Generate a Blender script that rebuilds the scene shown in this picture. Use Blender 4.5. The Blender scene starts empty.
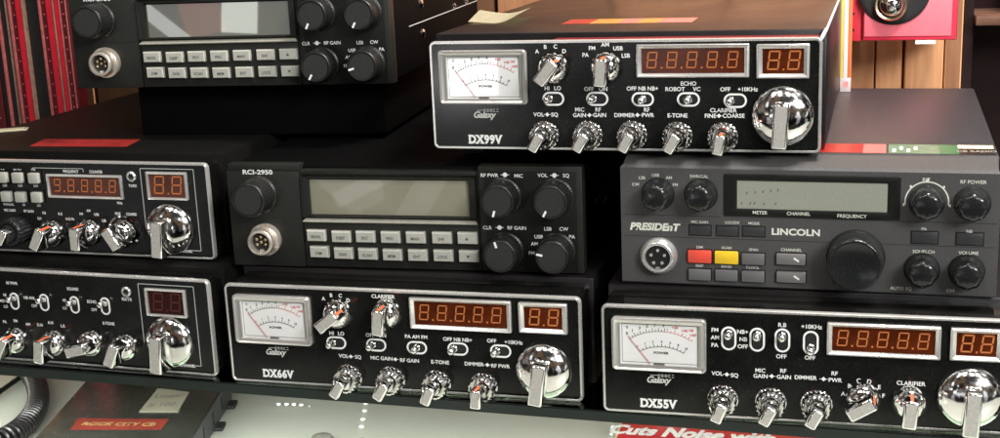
import bpy, bmesh, math, random
from mathutils import Vector, Matrix
random.seed(7)
SC = bpy.context.scene
COL = SC.collection
PI = math.pi
R = math.radians

# ------------------------------------------------------------------ camera
cam_d = bpy.data.cameras.new('camera')
cam = bpy.data.objects.new('camera', cam_d)
COL.objects.link(cam)
CX, CY, CZ, YAW, PITCH, ROLL, F = 0.3326, -0.6163, 0.2534, -0.2741, 0.2393, -0.0422, 1.2932
fw = Vector((math.sin(YAW) * math.cos(PITCH), math.cos(YAW) * math.cos(PITCH), -math.sin(PITCH)))
rt = Vector((math.cos(YAW), -math.sin(YAW), 0))
up = rt.cross(fw)
# image x' = X cos - Y sin with Y pointing down: rotate the camera axes the same way
rx = rt * math.cos(ROLL) + up * math.sin(ROLL)
ux = up * math.cos(ROLL) - rt * math.sin(ROLL)
cam.matrix_world = Matrix(((rx.x, ux.x, -fw.x, CX), (rx.y, ux.y, -fw.y, CY), (rx.z, ux.z, -fw.z, CZ), (0, 0, 0, 1)))
cam_d.sensor_width = 36
cam_d.lens = 36 * F
cam_d.clip_start = 0.01
cam_d.clip_end = 50
SC.camera = cam

# ------------------------------------------------------------------ world: dim warm room
W = bpy.data.worlds.new('World')
SC.world = W
W.use_nodes = True
nt = W.node_tree
nt.nodes.clear()
o_ = nt.nodes.new('ShaderNodeOutputWorld')
bg = nt.nodes.new('ShaderNodeBackground')
tc = nt.nodes.new('ShaderNodeTexCoord')
mp = nt.nodes.new('ShaderNodeMapping')
vo = nt.nodes.new('ShaderNodeTexVoronoi')
vo.inputs['Scale'].default_value = 5.5
vo.distance = 'CHEBYCHEV'
cr = nt.nodes.new('ShaderNodeValToRGB')
sp = nt.nodes.new('ShaderNodeSeparateColor')
nt.links.new(tc.outputs['Generated'], mp.inputs['Vector'])
nt.links.new(mp.outputs['Vector'], vo.inputs['Vector'])
nt.links.new(vo.outputs['Color'], sp.inputs['Color'])
nt.links.new(sp.outputs['Red'], cr.inputs['Fac'])
cr.color_ramp.interpolation = 'CONSTANT'
e = cr.color_ramp.elements
e[0].position = 0; e[0].color = (0.02, 0.02, 0.02, 1)
e[1].position = 0.34; e[1].color = (0.33, 0.22, 0.13, 1)
for p_, c_ in ((0.5, (0.1, 0.1, 0.1, 1)), (0.62, (0.55, 0.52, 0.48, 1)), (0.74, (0.25, 0.06, 0.05, 1)), (0.8, (0.05, 0.05, 0.06, 1)), (0.86, (4.2, 4.2, 4.4, 1))):
    n_ = e.new(p_); n_.color = c_
sx_ = nt.nodes.new('ShaderNodeSeparateXYZ')
mr_ = nt.nodes.new('ShaderNodeMapRange')
mr_.inputs['From Min'].default_value = -0.25
mr_.inputs['From Max'].default_value = 0.12
mr_.inputs['To Min'].default_value = 0.18
mr_.inputs['To Max'].default_value = 1.0
vm_ = nt.nodes.new('ShaderNodeVectorMath')
vm_.operation = 'SCALE'
nt.links.new(tc.outputs['Generated'], sx_.inputs['Vector'])
nt.links.new(sx_.outputs['Z'], mr_.inputs['Value'])
nt.links.new(cr.outputs['Color'], vm_.inputs[0])
nt.links.new(mr_.outputs['Result'], vm_.inputs['Scale'])
nt.links.new(vm_.outputs['Vector'], bg.inputs['Color'])
bg.inputs['Strength'].default_value = 0.36
nt.links.new(bg.outputs['Background'], o_.inputs['Surface'])


def area(name, loc, target, sx, sy, power, col=(1, 0.97, 0.92)):
    d = bpy.data.lights.new(name, 'AREA')
    d.shape = 'RECTANGLE'; d.size = sx; d.size_y = sy; d.energy = power; d.color = col
    o = bpy.data.objects.new(name, d)
    COL.objects.link(o)
    o.location = loc
    o.rotation_euler = (Vector(target) - Vector(loc)).to_track_quat('-Z', 'Y').to_euler()
    return o


area('window_light', (1.45, -1.35, 0.95), (0.2, 0, 0), 0.7, 0.5, 36, (0.99, 0.99, 1.0))
for i_ in range(4):
    area('ceiling_lamp', (-0.35 + 0.42 * i_, -0.75, 1.25), (0.15, 0, 0), 0.05, 0.3, 2.2, (1, 0.98, 0.93))
area('wall_fill', (0.48, 0.02, 0.75), (0.38, 0.36, 0.12), 0.2, 0.12, 10.0, (1, 0.92, 0.88))  # unseen fill added to brighten the planks and the back right
area('counter_fill', (0.05, 0.03, -0.014), (0.05, 0.10, -0.09), 1.1, 0.02, 2.2, (0.97, 1, 0.93))  # unseen fill added under the shelf to brighten the counter


def mirror_lamp(name, p, n, size, dist, radiance, col=(1, 1, 1)):
    """Small area lamp added behind the viewer, placed where the glossy pane at p mirrors it."""
    p = Vector(p); d = (p - Vector((CX, CY, CZ))).normalized(); n = Vector(n).normalized()
    r = d - 2 * d.dot(n) * n
    return area(name, p + r * dist, p, size[0], size[1], radiance * PI * size[0] * size[1], col)


SC.view_settings.view_transform = 'Standard'
SC.view_settings.look = 'None'
SC.view_settings.exposure = 0
SC.view_settings.gamma = 1
SC.render.engine = 'CYCLES'
SC.cycles.max_bounces = 8
SC.cycles.use_denoising = True


# ------------------------------------------------------------------ materials
def nodes(name):
    m = bpy.data.materials.new(name)
    m.use_nodes = True
    return m, m.node_tree, m.node_tree.nodes['Principled BSDF']


def mat(name, col, rough=0.5, metal=0.0, noise=0.0, nscale=300, bump=0.0, coat=0.0, spec=0.5, emit=None, es=0.0, rvar=0.0, coatr=0.03):
    m, t, b = nodes(name)
    b.inputs['Base Color'].default_value = (*col, 1)
    b.inputs['Roughness'].default_value = rough
    b.inputs['Metallic'].default_value = metal
    b.inputs['Specular IOR Level'].default_value = spec
    if coat:
        b.inputs['Coat Weight'].default_value = coat
        b.inputs['Coat Roughness'].default_value = coatr
    if emit:
        b.inputs['Emission Color'].default_value = (*emit, 1)
        b.inputs['Emission Strength'].default_value = es
    if noise or bump or rvar:
        c = t.nodes.new('ShaderNodeTexCoord')
        n = t.nodes.new('ShaderNodeTexNoise')
        n.inputs['Scale'].default_value = nscale
        n.inputs['Detail'].default_value = 4
        t.links.new(c.outputs['Object'], n.inputs['Vector'])
        if noise:
            r = t.nodes.new('ShaderNodeValToRGB')
            r.color_ramp.elements[0].position = 0.3
            r.color_ramp.elements[1].position = 0.7
            r.color_ramp.elements[0].color = (*[max(0, v * (1 - noise)) for v in col], 1)
            r.color_ramp.elements[1].color = (*[min(1, v * (1 + noise)) for v in col], 1)
            t.links.new(n.outputs['Fac'], r.inputs['Fac'])
            t.links.new(r.outputs['Color'], b.inputs['Base Color'])
        if rvar:
            n2 = t.nodes.new('ShaderNodeTexNoise')
            n2.inputs['Scale'].default_value = 18
            n2.inputs['Detail'].default_value = 5
            t.links.new(c.outputs['Object'], n2.inputs['Vector'])
            mr = t.nodes.new('ShaderNodeMapRange')
            mr.inputs['From Min'].default_value = 0.3
            mr.inputs['From Max'].default_value = 0.7
            mr.inputs['To Min'].default_value = max(0.02, rough - rvar)
            mr.inputs['To Max'].default_value = rough + rvar
            t.links.new(n2.outputs['Fac'], mr.inputs['Value'])
            t.links.new(mr.outputs['Result'], b.inputs['Roughness'])
        if bump:
            bp = t.nodes.new('ShaderNodeBump')
            bp.inputs['Strength'].default_value = bump
            bp.inputs['Distance'].default_value = 0.0003
            t.links.new(n.outputs['Fac'], bp.inputs['Height'])
            t.links.new(bp.outputs['Normal'], b.inputs['Normal'])
    return m


M = {}
M['panel'] = mat('glossy_black_panel', (0.006, 0.0065, 0.006), 0.13, noise=0.3, nscale=900, spec=0.38, rvar=0.04)
M['bezel'] = mat('gloss_black_bezel', (0.005, 0.005, 0.0045), 0.05, spec=0.5, rvar=0.02)
M['cover'] = mat('satin_black_cover', (0.008, 0.0065, 0.007), 0.34, noise=0.35, nscale=1400, bump=0.25, spec=0.45, rvar=0.06)
M['chrome'] = mat('chrome', (0.86, 0.85, 0.82), 0.08, metal=1, rvar=0.04, bump=0.5, nscale=110)
M['nut'] = mat('nickel_nut', (0.85, 0.78, 0.66), 0.28, metal=0.8, rvar=0.08)
M['edge_silver'] = mat('bright_edge', (0.9, 0.9, 0.92), 0.35, metal=0.2)
M['trim'] = mat('chrome_trim', (0.88, 0.87, 0.82), 0.26, metal=0.75, rvar=0.06)
M['alu'] = mat('brushed_aluminium', (0.50, 0.485, 0.44), 0.5, metal=0.35, noise=0.12, nscale=700)
M['silver'] = mat('silver_plastic', (0.66, 0.65, 0.61), 0.2, metal=0.7, rvar=0.08)
M['print'] = mat('white_print', (0.78, 0.79, 0.76), 0.5)
M['print_dim'] = mat('grey_print', (0.52, 0.54, 0.5), 0.5)
M['print_dark'] = mat('dark_print', (0.07, 0.07, 0.065), 0.5)
M['orange'] = mat('orange_indicator', (0.6, 0.13, 0.045), 0.4)
M['amber'] = mat('amber_display_window', (0.075, 0.014, 0.004), 0.12, noise=0.35, nscale=90, coat=0.25)
M['amber_dim'] = mat('unlit_display_window', (0.022, 0.003, 0.002), 0.2, coat=0.1, spec=.3)
M['segment'] = mat('display_segment', (0.52, 0.16, 0.045), 0.4)
M['segment_dim'] = mat('unlit_display_segment', (0.085, 0.014, 0.010), 0.4)
M['dial'] = mat('meter_dial', (0.74, 0.745, 0.725), 0.5, coat=1.0, noise=0.04, nscale=60)
M['red_print'] = mat('red_print', (0.55, 0.13, 0.11), 0.5)
def dusty(key, amount, col=(0.16, 0.15, 0.13)):
    t = M[key].node_tree
    b = t.nodes['Principled BSDF']
    c = t.nodes.new('ShaderNodeTexCoord')
    n = t.nodes.new('ShaderNodeTexNoise'); n.inputs['Scale'].default_value = 1500; n.inputs['Detail'].default_value = 2
    n3 = t.nodes.new('ShaderNodeTexNoise'); n3.inputs['Scale'].default_value = 45; n3.inputs['Detail'].default_value = 6; n3.inputs['Roughness'].default_value = .7
    a = t.nodes.new('ShaderNodeMapRange'); a.inputs['From Min'].default_value = .66; a.inputs['From Max'].default_value = .74
    a2 = t.nodes.new('ShaderNodeMapRange'); a2.inputs['From Min'].default_value = .42; a2.inputs['From Max'].default_value = .75
    m1 = t.nodes.new('ShaderNodeMath'); m1.operation = 'MULTIPLY'
    m2 = t.nodes.new('ShaderNodeMath'); m2.operation = 'MULTIPLY_ADD'; m2.inputs[1].default_value = .06 * amount
    mx = t.nodes.new('ShaderNodeMix'); mx.data_type = 'RGBA'
    t.links.new(c.outputs['Object'], n.inputs['Vector']); t.links.new(c.outputs['Object'], n3.inputs['Vector'])
    t.links.new(n.outputs['Fac'], a.inputs['Value']); t.links.new(n3.outputs['Fac'], a2.inputs['Value'])
    t.links.new(a.outputs['Result'], m1.inputs[0]); m1.inputs[1].default_value = .5 * amount
    t.links.new(a2.outputs['Result'], m2.inputs[0]); t.links.new(m1.outputs[0], m2.inputs[2])
    t.links.new(m2.outputs[0], mx.inputs['Factor'])
    src = b.inputs['Base Color'].links[0].from_socket if b.inputs['Base Color'].links else None
    if src: t.links.new(src, mx.inputs['A'])
    else: mx.inputs['A'].default_value = b.inputs['Base Color'].default_value
    mx.inputs['B'].default_value = (*col, 1)
    t.links.new(mx.outputs['Result'], b.inputs['Base Color'])


M['hole'] = mat('black_recess', (0.004, 0.004, 0.004), 0.6)
M['rci'] = mat('charcoal_plastic', (0.013, 0.014, 0.0115), 0.42, noise=0.25, nscale=1500, bump=0.15, rvar=0.06, spec=0.35)
M['rci_dark'] = mat('black_plastic', (0.006, 0.0065, 0.0055), 0.4, noise=0.25, nscale=1200, bump=0.1, spec=0.3)
M['knob'] = mat('black_knob_plastic', (0.009, 0.0095, 0.0085), 0.36, spec=0.35, noise=0.2, nscale=800)
M['knob_cap'] = mat('knob_cap', (0.020, 0.021, 0.019), 0.45, noise=0.2, nscale=900)
M['ledge'] = mat('display_ledge', (0.30, 0.29, 0.24), 0.45, noise=0.1, nscale=300)
M['key'] = mat('grey_key', (0.40, 0.40, 0.345), 0.4, noise=0.06, nscale=600)
M['lin'] = mat('dark_grey_plastic', (0.060, 0.059, 0.058), 0.5, noise=0.2, nscale=1400, bump=0.2, rvar=0.05)
M['lincover'] = mat('grey_speckled_cover', (0.028, 0.027, 0.030), 0.42, noise=0.5, nscale=1100, bump=0.5, spec=0.6)
M['linkey'] = mat('grey_button', (0.13, 0.13, 0.13), 0.4)
M['linkey_dark'] = mat('dark_button', (0.03, 0.03, 0.032), 0.45)
M['linchan'] = mat('channel_button', (0.16, 0.155, 0.15), 0.35)
M['redkey'] = mat('red_button', (0.78, 0.085, 0.05), 0.35, noise=0.06)
M['yellowkey'] = mat('yellow_button', (0.85, 0.55, 0.03), 0.35, noise=0.06)
M['linknob'] = mat('gloss_black_knob', (0.012, 0.013, 0.013), 0.16, rvar=0.05)
M['cream'] = mat('cream_print', (0.68, 0.70, 0.60), 0.5)
M['linlcd'] = mat('grey_green_display', (0.28, 0.29, 0.23), 0.35, noise=0.06, nscale=900, coat=0.3)
M['gold'] = mat('gold_pin', (0.85, 0.7, 0.45), 0.25, metal=1)
M['cover_matte'] = mat('matte_black_cover', (0.005, 0.005, 0.0045), 0.5, noise=0.35, nscale=1400, bump=0.25, spec=0.12)
M['matte_black'] = mat('matte_black_metal', (0.0025, 0.0025, 0.0025), 0.6, spec=0.06)
M['white'] = mat('white_paint', (0.8, 0.8, 0.77), 0.5)
M['rubber'] = mat('rubber', (0.012, 0.012, 0.012), 0.7)


M['lcd'] = mat('olive_display', (0.26, 0.255, 0.18), 0.25, noise=0.08, nscale=25, coat=1.0, coatr=0.02)
M['lcd_b'] = mat('dark_olive_display', (0.06, 0.062, 0.035), 0.2, noise=0.08, nscale=25, coat=1.0, coatr=0.02)
for k_ in ('lcd', 'lcd_b', 'dial'):
    M[k_].node_tree.nodes['Principled BSDF'].inputs['Coat IOR'].default_value = 1.8 if k_ != 'dial' else 1.6


# ------------------------------------------------------------------ mesh helpers (millimetres, +y into the scene, -y towards the viewer)
class MB:
    def __init__(s):
        s.bm = bmesh.new()

    def _bev(s, verts, b, seg=2):
        if b:
            es = list({e for v in verts for e in v.link_edges})
            bmesh.ops.bevel(s.bm, geom=es, offset=b, segments=seg, affect='EDGES', profile=0.5)

    def box(s, x0, x1, y0, y1, z0, z1, b=0.0, seg=2, rot=0.0, piv=None):
        vs = [s.bm.verts.new((x, y, z)) for x in (x0, x1) for y in (y0, y1) for z in (z0, z1)]
        for q in ((0, 1, 3, 2), (4, 6, 7, 5), (0, 4, 5, 1), (2, 3, 7, 6), (0, 2, 6, 4), (1, 5, 7, 3)):
            s.bm.faces.new([vs[i] for i in q])
        if rot:
            cx, cz = piv or ((x0 + x1) / 2, (z0 + z1) / 2)
            for v in vs:
                dx, dz = v.co.x - cx, v.co.z - cz
                v.co.x = cx + dx * math.cos(rot) + dz * math.sin(rot)
                v.co.z = cz - dx * math.sin(rot) + dz * math.cos(rot)
        s._bev(vs, b, seg)
        return s

    def loop(s, pts):
        return [s.bm.verts.new(p) for p in pts]

    def skin(s, loops, closed=True, cap0=False, cap1=False):
        L = [s.loop(l) for l in loops]
        n = len(L[0])
        for a, b in zip(L, L[1:]):
            for i in range(n if closed else n - 1):
                j = (i + 1) % n
                s.bm.faces.new((a[i], a[j], b[j], b[i]))
        if cap0: s.bm.faces.new(L[0][::-1])
        if cap1: s.bm.faces.new(L[-1])
        return s

    def lathe(s, cx, cz, prof, n=32, flute=0, fd=0.0, cap=True, ry=0):
        loops = []
        for r, d, *f in prof:
            fl = fd if (not f or f[0]) else 0
            l = []
            for i in range(n):
                a = 2 * PI * i / n
                rr = r
                if flute and fl:
                    rr = r - fl * (0.5 - 0.5 * math.cos(flute * a)) ** 1.5
                l.append((cx + rr * math.cos(a), -d, cz + rr * math.sin(a)))
            loops.append(l)
        s.skin(loops, cap1=cap)
        return s

    def plate(s, pts, y0, y1):
        """Flat outline pts (x,z) from y0 (back) to y1 (front)."""
        s.skin([[(x, y0, z) for x, z in pts], [(x, y1, z) for x, z in pts]], cap0=True, cap1=True)
        return s

    def frame(s, outer, inner, prof_y):
        """Ring between two rounded outlines; prof_y = list of (t, y): t 0 outer .. 1 inner."""
        loops = []
        for tt, y in prof_y:
            loops.append([(o[0] + (i[0] - o[0]) * tt, y, o[1] + (i[1] - o[1]) * tt) for o, i in zip(outer, inner)])
        s.skin(loops)
        return s

    def tube(s, pts, r, n=8, caps=True):
        pts = [Vector(p) for p in pts]
        loops = []
        prev = None
        for i, p in enumerate(pts):
            d = (pts[min(i + 1, len(pts) - 1)] - pts[max(i - 1, 0)]).normalized()
            if prev is None:
                a = d.orthogonal().normalized()
            else:
                a = (prev - d * prev.dot(d)).normalized()
            prev = a
            b = d.cross(a)
            loops.append([p + (a * math.cos(2 * PI * k / n) + b * math.sin(2 * PI * k / n)) * r for k in range(n)])
        s.skin(loops, cap0=caps, cap1=caps)
        return s

    def add_mesh(s, me, f):
        n0 = len(s.bm.verts)
        s.bm.from_mesh(me)
        s.bm.verts.ensure_lookup_table()
        for v in s.bm.verts[n0:]:
            v.co = f(v.co)

    def build(s, name, m, parent=None, smooth=True, scale=0.001, angle=35):
        bmesh.ops.recalc_face_normals(s.bm, faces=s.bm.faces)
        me = bpy.data.meshes.new(name)
        for v in s.bm.verts:
            v.co *= scale
        s.bm.to_mesh(me)
        s.bm.free()
        ms = m if isinstance(m, (list, tuple)) else [m]
        for q in ms:
            me.materials.append(M[q] if isinstance(q, str) else q)
        if smooth:
            me.shade_smooth()
            try:
                me.set_sharp_from_angle(angle=R(angle))
            except Exception:
                pass
        o = bpy.data.objects.new(name, me)
        COL.objects.link(o)
        if parent:
            o.parent = parent
        return o


def rrect(x0, x1, z0, z1, r, n=6):
    pts = []
    for cx, cz, a0 in ((x1 - r, z0 + r, -PI / 2), (x1 - r, z1 - r, 0), (x0 + r, z1 - r, PI / 2), (x0 + r, z0 + r, PI)):
        for i in range(n + 1):
            a = a0 + PI / 2 * i / n
            pts.append((cx + r * math.cos(a), cz + r * math.sin(a)))
    return pts


def text_mesh(body, offset=0.0, spacing=1.0):
    c = bpy.data.curves.new('lettering', 'FONT')
    c.body = body
    c.offset = offset
    c.space_character = spacing
    c.resolution_u = 3
    o = bpy.data.objects.new('lettering', c)
    me = bpy.data.meshes.new_from_object(o)
    bpy.data.objects.remove(o)
    bpy.data.curves.remove(c)
    return me


_tc = {}


def put_text(mb, body, x, z, h, y=-0.12, offset=0.022, sx=1.0, shear=0.0, align='C', spacing=1.0, rot=0.0, top=False):
    """Letters on the face plane: cap height h mm, centred on x, z."""
    key = (body, offset, spacing)
    if key not in _tc:
        _tc[key] = text_mesh(body, offset, spacing)
    me = _tc[key]
    xs = [v.co.x for v in me.vertices]
    x0, x1 = min(xs), max(xs)
    k = h / 0.7
    mx = (x0 + x1) / 2 if align == 'C' else x0
    ca, sa = math.cos(rot), math.sin(rot)

    def f(co):
        a = (co.x - mx) * k * sx + (co.y - 0.35) * k * shear
        b = (co.y - 0.35) * k
        a, b = a * ca - b * sa, a * sa + b * ca
        if top:
            return Vector((x + a, z + b, y))
        return Vector((x + a, y, z + b))
    mb.add_mesh(me, f)
    return (x1 - x0) * k * sx


def diamond(mb, x, z, r, y=-0.12):
    vs = [(x + r, y, z), (x, y, z + r), (x - r, y, z), (x, y, z - r)]
    mb.bm.faces.new(mb.loop(vs))
    mb.box(x - r * 1.7, x + r * 1.7, y - .01, y + .02, z - .12, z + .12)


def thing(name, label, cat, loc=(0, 0, 0), rotz=0.0, group=None):
    o = bpy.data.objects.new(name, None)
    o.empty_display_size = 0.02
    COL.objects.link(o)
    o.location = loc
    o.rotation_euler = (0, 0, rotz)
    o['label'] = label
    o['category'] = cat
    if group: o['group'] = group
    return o


def tag(o, label, cat, group=None):
    o['label'] = label
    o['category'] = cat
    if group: o['group'] = group
    return o


for k_, a_ in (('panel', .8), ('bezel', .15), ('cover', .5), ('lin', .8), ('rci', .5), ('rci_dark', .4), ('lincover', .8), ('linknob', .5), ('knob', .5), ('amber', .3), ('cover_matte', .2)):
    dusty(k_, a_)

# ------------------------------------------------------------------ setting
GRP = {}


def wood_mat():
    m, t, b = nodes('wood_planks')
    c = t.nodes.new('ShaderNodeTexCoord')
    mpn = t.nodes.new('ShaderNodeMapping')
    mpn.inputs['Scale'].default_value = (60, 60, 5)
    n = t.nodes.new('ShaderNodeTexNoise')
    n.inputs['Scale'].default_value = 3
    n.inputs['Detail'].default_value = 8
    n.inputs['Distortion'].default_value = 0.4
    r = t.nodes.new('ShaderNodeValToRGB')
    r.color_ramp.elements[0].position = 0.3
    r.color_ramp.elements[0].color = (0.58, 0.255, 0.115, 1)
    r.color_ramp.elements[1].position = 0.72
    r.color_ramp.elements[1].color = (0.82, 0.44, 0.215, 1)
    at = t.nodes.new('ShaderNodeAttribute')
    at.attribute_name = 'tone'
    mx = t.nodes.new('ShaderNodeMix')
    mx.data_type = 'RGBA'
    mx.blend_type = 'MULTIPLY'
    mx.inputs['Factor'].default_value = 1
    t.links.new(c.outputs['Object'], mpn.inputs['Vector'])
    t.links.new(mpn.outputs['Vector'], n.inputs['Vector'])
    t.links.new(n.outputs['Fac'], r.inputs['Fac'])
    t.links.new(r.outputs['Color'], mx.inputs['A'])
    t.links.new(at.outputs['Color'], mx.inputs['B'])
    t.links.new(mx.outputs['Result'], b.inputs['Base Color'])
    b.inputs['Roughness'].default_value = 0.5
    return m


M['wood'] = wood_mat()
mb = MB()
planks = [(-700, -520, .8), (-517, -402, .9), (-399, -300, .85), (-297, -210, .12), (-207, -120, .1), (-117, -30, .12), (-27, 60, .12), (63, 150, .2), (153, 240, .5), (243, 318, .9),  # planks behind the left stacks darkened in colour to stand in for shade
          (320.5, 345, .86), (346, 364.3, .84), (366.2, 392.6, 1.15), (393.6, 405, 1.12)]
tones = []
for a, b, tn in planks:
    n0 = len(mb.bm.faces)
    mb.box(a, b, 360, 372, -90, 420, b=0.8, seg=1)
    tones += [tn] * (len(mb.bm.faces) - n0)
mb.box(-700, 403, 373, 380, -90, 420)
tones += [.35] * 6
lay_col = tones
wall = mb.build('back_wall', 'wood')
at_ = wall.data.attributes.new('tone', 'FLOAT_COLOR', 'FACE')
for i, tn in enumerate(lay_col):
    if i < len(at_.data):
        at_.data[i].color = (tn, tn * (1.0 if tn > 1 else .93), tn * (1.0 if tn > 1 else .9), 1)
wall['kind'] = 'structure'

M['counter'] = mat('pale_counter', (0.46, 0.48, 0.42), 0.35, noise=0.05, nscale=14, rvar=0.1)
mb = MB()
mb.box(-900, 900, -260, 359, -130, -90, b=2)
cn = mb.build('counter', 'counter')
cn['kind'] = 'structure'

# dark cabinet interior at the far right
M['cab'] = mat('dark_brown_board', (0.014, 0.006, 0.006), 0.7, spec=0.15, noise=0.3, nscale=40)
M['cab_edge'] = mat('brown_board_edge', (0.13, 0.065, 0.04), 0.5, noise=0.3, nscale=60)
cab = thing('cabinet', 'dark open cabinet behind the end of the wooden planks with a brown shelf', 'cabinet', (0.41, 0.36, -0.09))
mb = MB(); mb.box(-4, 500, 60, 68, 0, 520); mb.box(-4, 3, 13, 60, 0, 520); mb.build('panel', 'cab', cab)
mb = MB(); mb.box(3, 500, -5, 60, 246, 252.5, b=.8); mb.build('shelf_board', 'cab_edge', cab)

# ------------------------------------------------------------------ glass shelf
m, t, b = nodes('clear_glass')
gl = t.nodes.new('ShaderNodeBsdfGlossy'); gl.inputs['Roughness'].default_value = 0.03
tr = t.nodes.new('ShaderNodeBsdfTransparent'); tr.inputs['Color'].default_value = (0.80, 0.88, 0.82, 1)
fr = t.nodes.new('ShaderNodeFresnel'); fr.inputs['IOR'].default_value = 1.5
ms = t.nodes.new('ShaderNodeMixShader')
t.links.new(fr.outputs['Fac'], ms.inputs['Fac']); t.links.new(tr.outputs['BSDF'], ms.inputs[1]); t.links.new(gl.outputs['BSDF'], ms.inputs[2])
t.links.new(ms.outputs['Shader'], t.nodes['Material Output'].inputs['Surface'])
M['glass'] = m
M['glass_edge'] = mat('green_glass_edge', (0.002, 0.009, 0.007), 0.14, noise=0.3, nscale=40, spec=0.6)
mb = MB()
yf = lambda x: -3.0 - 0.029 * x
pts = [(-620, yf(-620)), (760, yf(760)), (760, 300), (-620, 300)]
v0 = [mb.bm.verts.new((x, y, -6.3)) for x, y in pts]
v1 = [mb.bm.verts.new((x, y, -0.3)) for x, y in pts]
mb.bm.faces.new(v0[::-1]); mb.bm.faces.new(v1)
for i in range(4):
    mb.bm.faces.new((v0[i], v0[(i + 1) % 4], v1[(i + 1) % 4], v1[i]))
es = [e for e in mb.bm.edges if all(v in v1[:2] or v in v0[:2] for v in e.verts) and abs(e.verts[0].co.z - e.verts[1].co.z) < .1]
bmesh.ops.bevel(mb.bm, geom=es, offset=0.5, segments=2, affect='EDGES')
sh = mb.build('glass_shelf', ['glass', 'glass_edge'])
for p in sh.data.polygons:
    if abs(p.normal.z) < 0.95: p.material_index = 1
tag(sh, 'long clear glass shelf with a dark green front edge carrying the bottom row of radios', 'shelf')
for x, y in ((-610, 40), (-610, 270), (750, 10), (750, 270)):
    mb = MB(); mb.lathe(0, 0, [(6, 0), (6, 83)], n=20)
    for v in mb.bm.verts:
        v.co = Vector((x + v.co.x, y + v.co.z, -89.7 - v.co.y))
    po = mb.build('shelf_post', 'silver', sh)


# ------------------------------------------------------------------ chrome trimmed radios
GW, GH = 200.0, 56.8
SEG = {'8': 'abcdefg', '9': 'abcdfg', '1': 'bc', '0': 'abcdef'}


def seven(mb, x, z, w, h, ch='8', th=0.75, y=-0.4, slant=0.12):
    """One seven-segment digit centred on x, z."""
    def P(u, v):
        return (x + (u - .5) * w + (v - .5) * h * slant, y, z + (v - .5) * h)
    tu, tv = th / w, th / h
    g = 0.035
    segs = {'a': ((g, 1), (1 - g, 1), (1 - tu, 1 - tv), (tu, 1 - tv)), 'd': ((tu, tv), (1 - tu, tv), (1 - g, 0), (g, 0)),
            'g': ((tu * .6, .5 + tv / 2), (1 - tu * .6, .5 + tv / 2), (1 - tu * .6, .5 - tv / 2), (tu * .6, .5 - tv / 2)),
            'f': ((0, 1 - g), (tu, 1 - tv - g), (tu, .5 + tv / 2 + g), (0, .5 + g)), 'b': ((1, 1 - g), (1 - tu, 1 - tv - g), (1 - tu, .5 + tv / 2 + g), (1, .5 + g)),
            'e': ((0, .5 - g), (tu, .5 - tv / 2 - g), (tu, tv + g), (0, g)), 'c': ((1, .5 - g), (1 - tu, .5 - tv / 2 - g), (1 - tu, tv + g), (1, g))}
    for k in SEG[ch]:
        q = segs[k]
        mb.bm.faces.new(mb.loop([P(*p) for p in q]))


def display(root, x0, x1, z0, z1, digits, dim=False, fm=2.6, thin=False, name='display'):
    bw = fm
    out = rrect(x0, x1, z0, z1, .5, 2)
    inn = rrect(x0 + bw, x1 - bw, z0 + bw * .82, z1 - bw * .82, .2, 2)
    mb = MB()
    if thin:
        mb.frame(out, inn, [(0, 0.1), (0, -1.2), (.5, -1.5), (1, -1.2), (1, -.1)])
    else:
        mb.frame(out, inn, [(0, 0.1), (0, -1.8), (.16, -2.4), (.4, -2.3), (1, -.9), (1, -.1)])
    fo = mb.build(name, 'trim', root, angle=25)
    mb = MB()
    mb.box(x0 + bw - .1, x1 - bw + .1, -.25, .3, z0 + bw * .82 - .1, z1 - bw * .82 + .1)
    mb.build('window', 'amber_dim' if dim else 'amber', fo, smooth=False)
    mb = MB()
    n = len(digits)
    iw = x1 - x0 - 2 * bw
    ih = z1 - z0 - 2 * bw * .82
    for i, ch in enumerate(digits):
        cx = x0 + bw + iw * (i + .5) / n * 0.98 + (0.3 if n > 2 else .6)
        h = ih * (.66 if n > 2 else .78)
        w = h * .60
        seven(mb, cx, (z0 + z1) / 2 + ih * .03, w, h, ch, th=.62 if n > 2 else .8)
        dx = cx + iw / n * .47
        if i < n - 1 or n == 2:
            zz = (z0 + z1) / 2 - h / 2 + ih * .05
            mb.box(dx - .45, dx + .45, -.42, -.38, zz - .45, zz + .45)
    mb.build('digit', 'segment_dim' if dim else 'segment', fo, smooth=False)
    return fo


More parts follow.
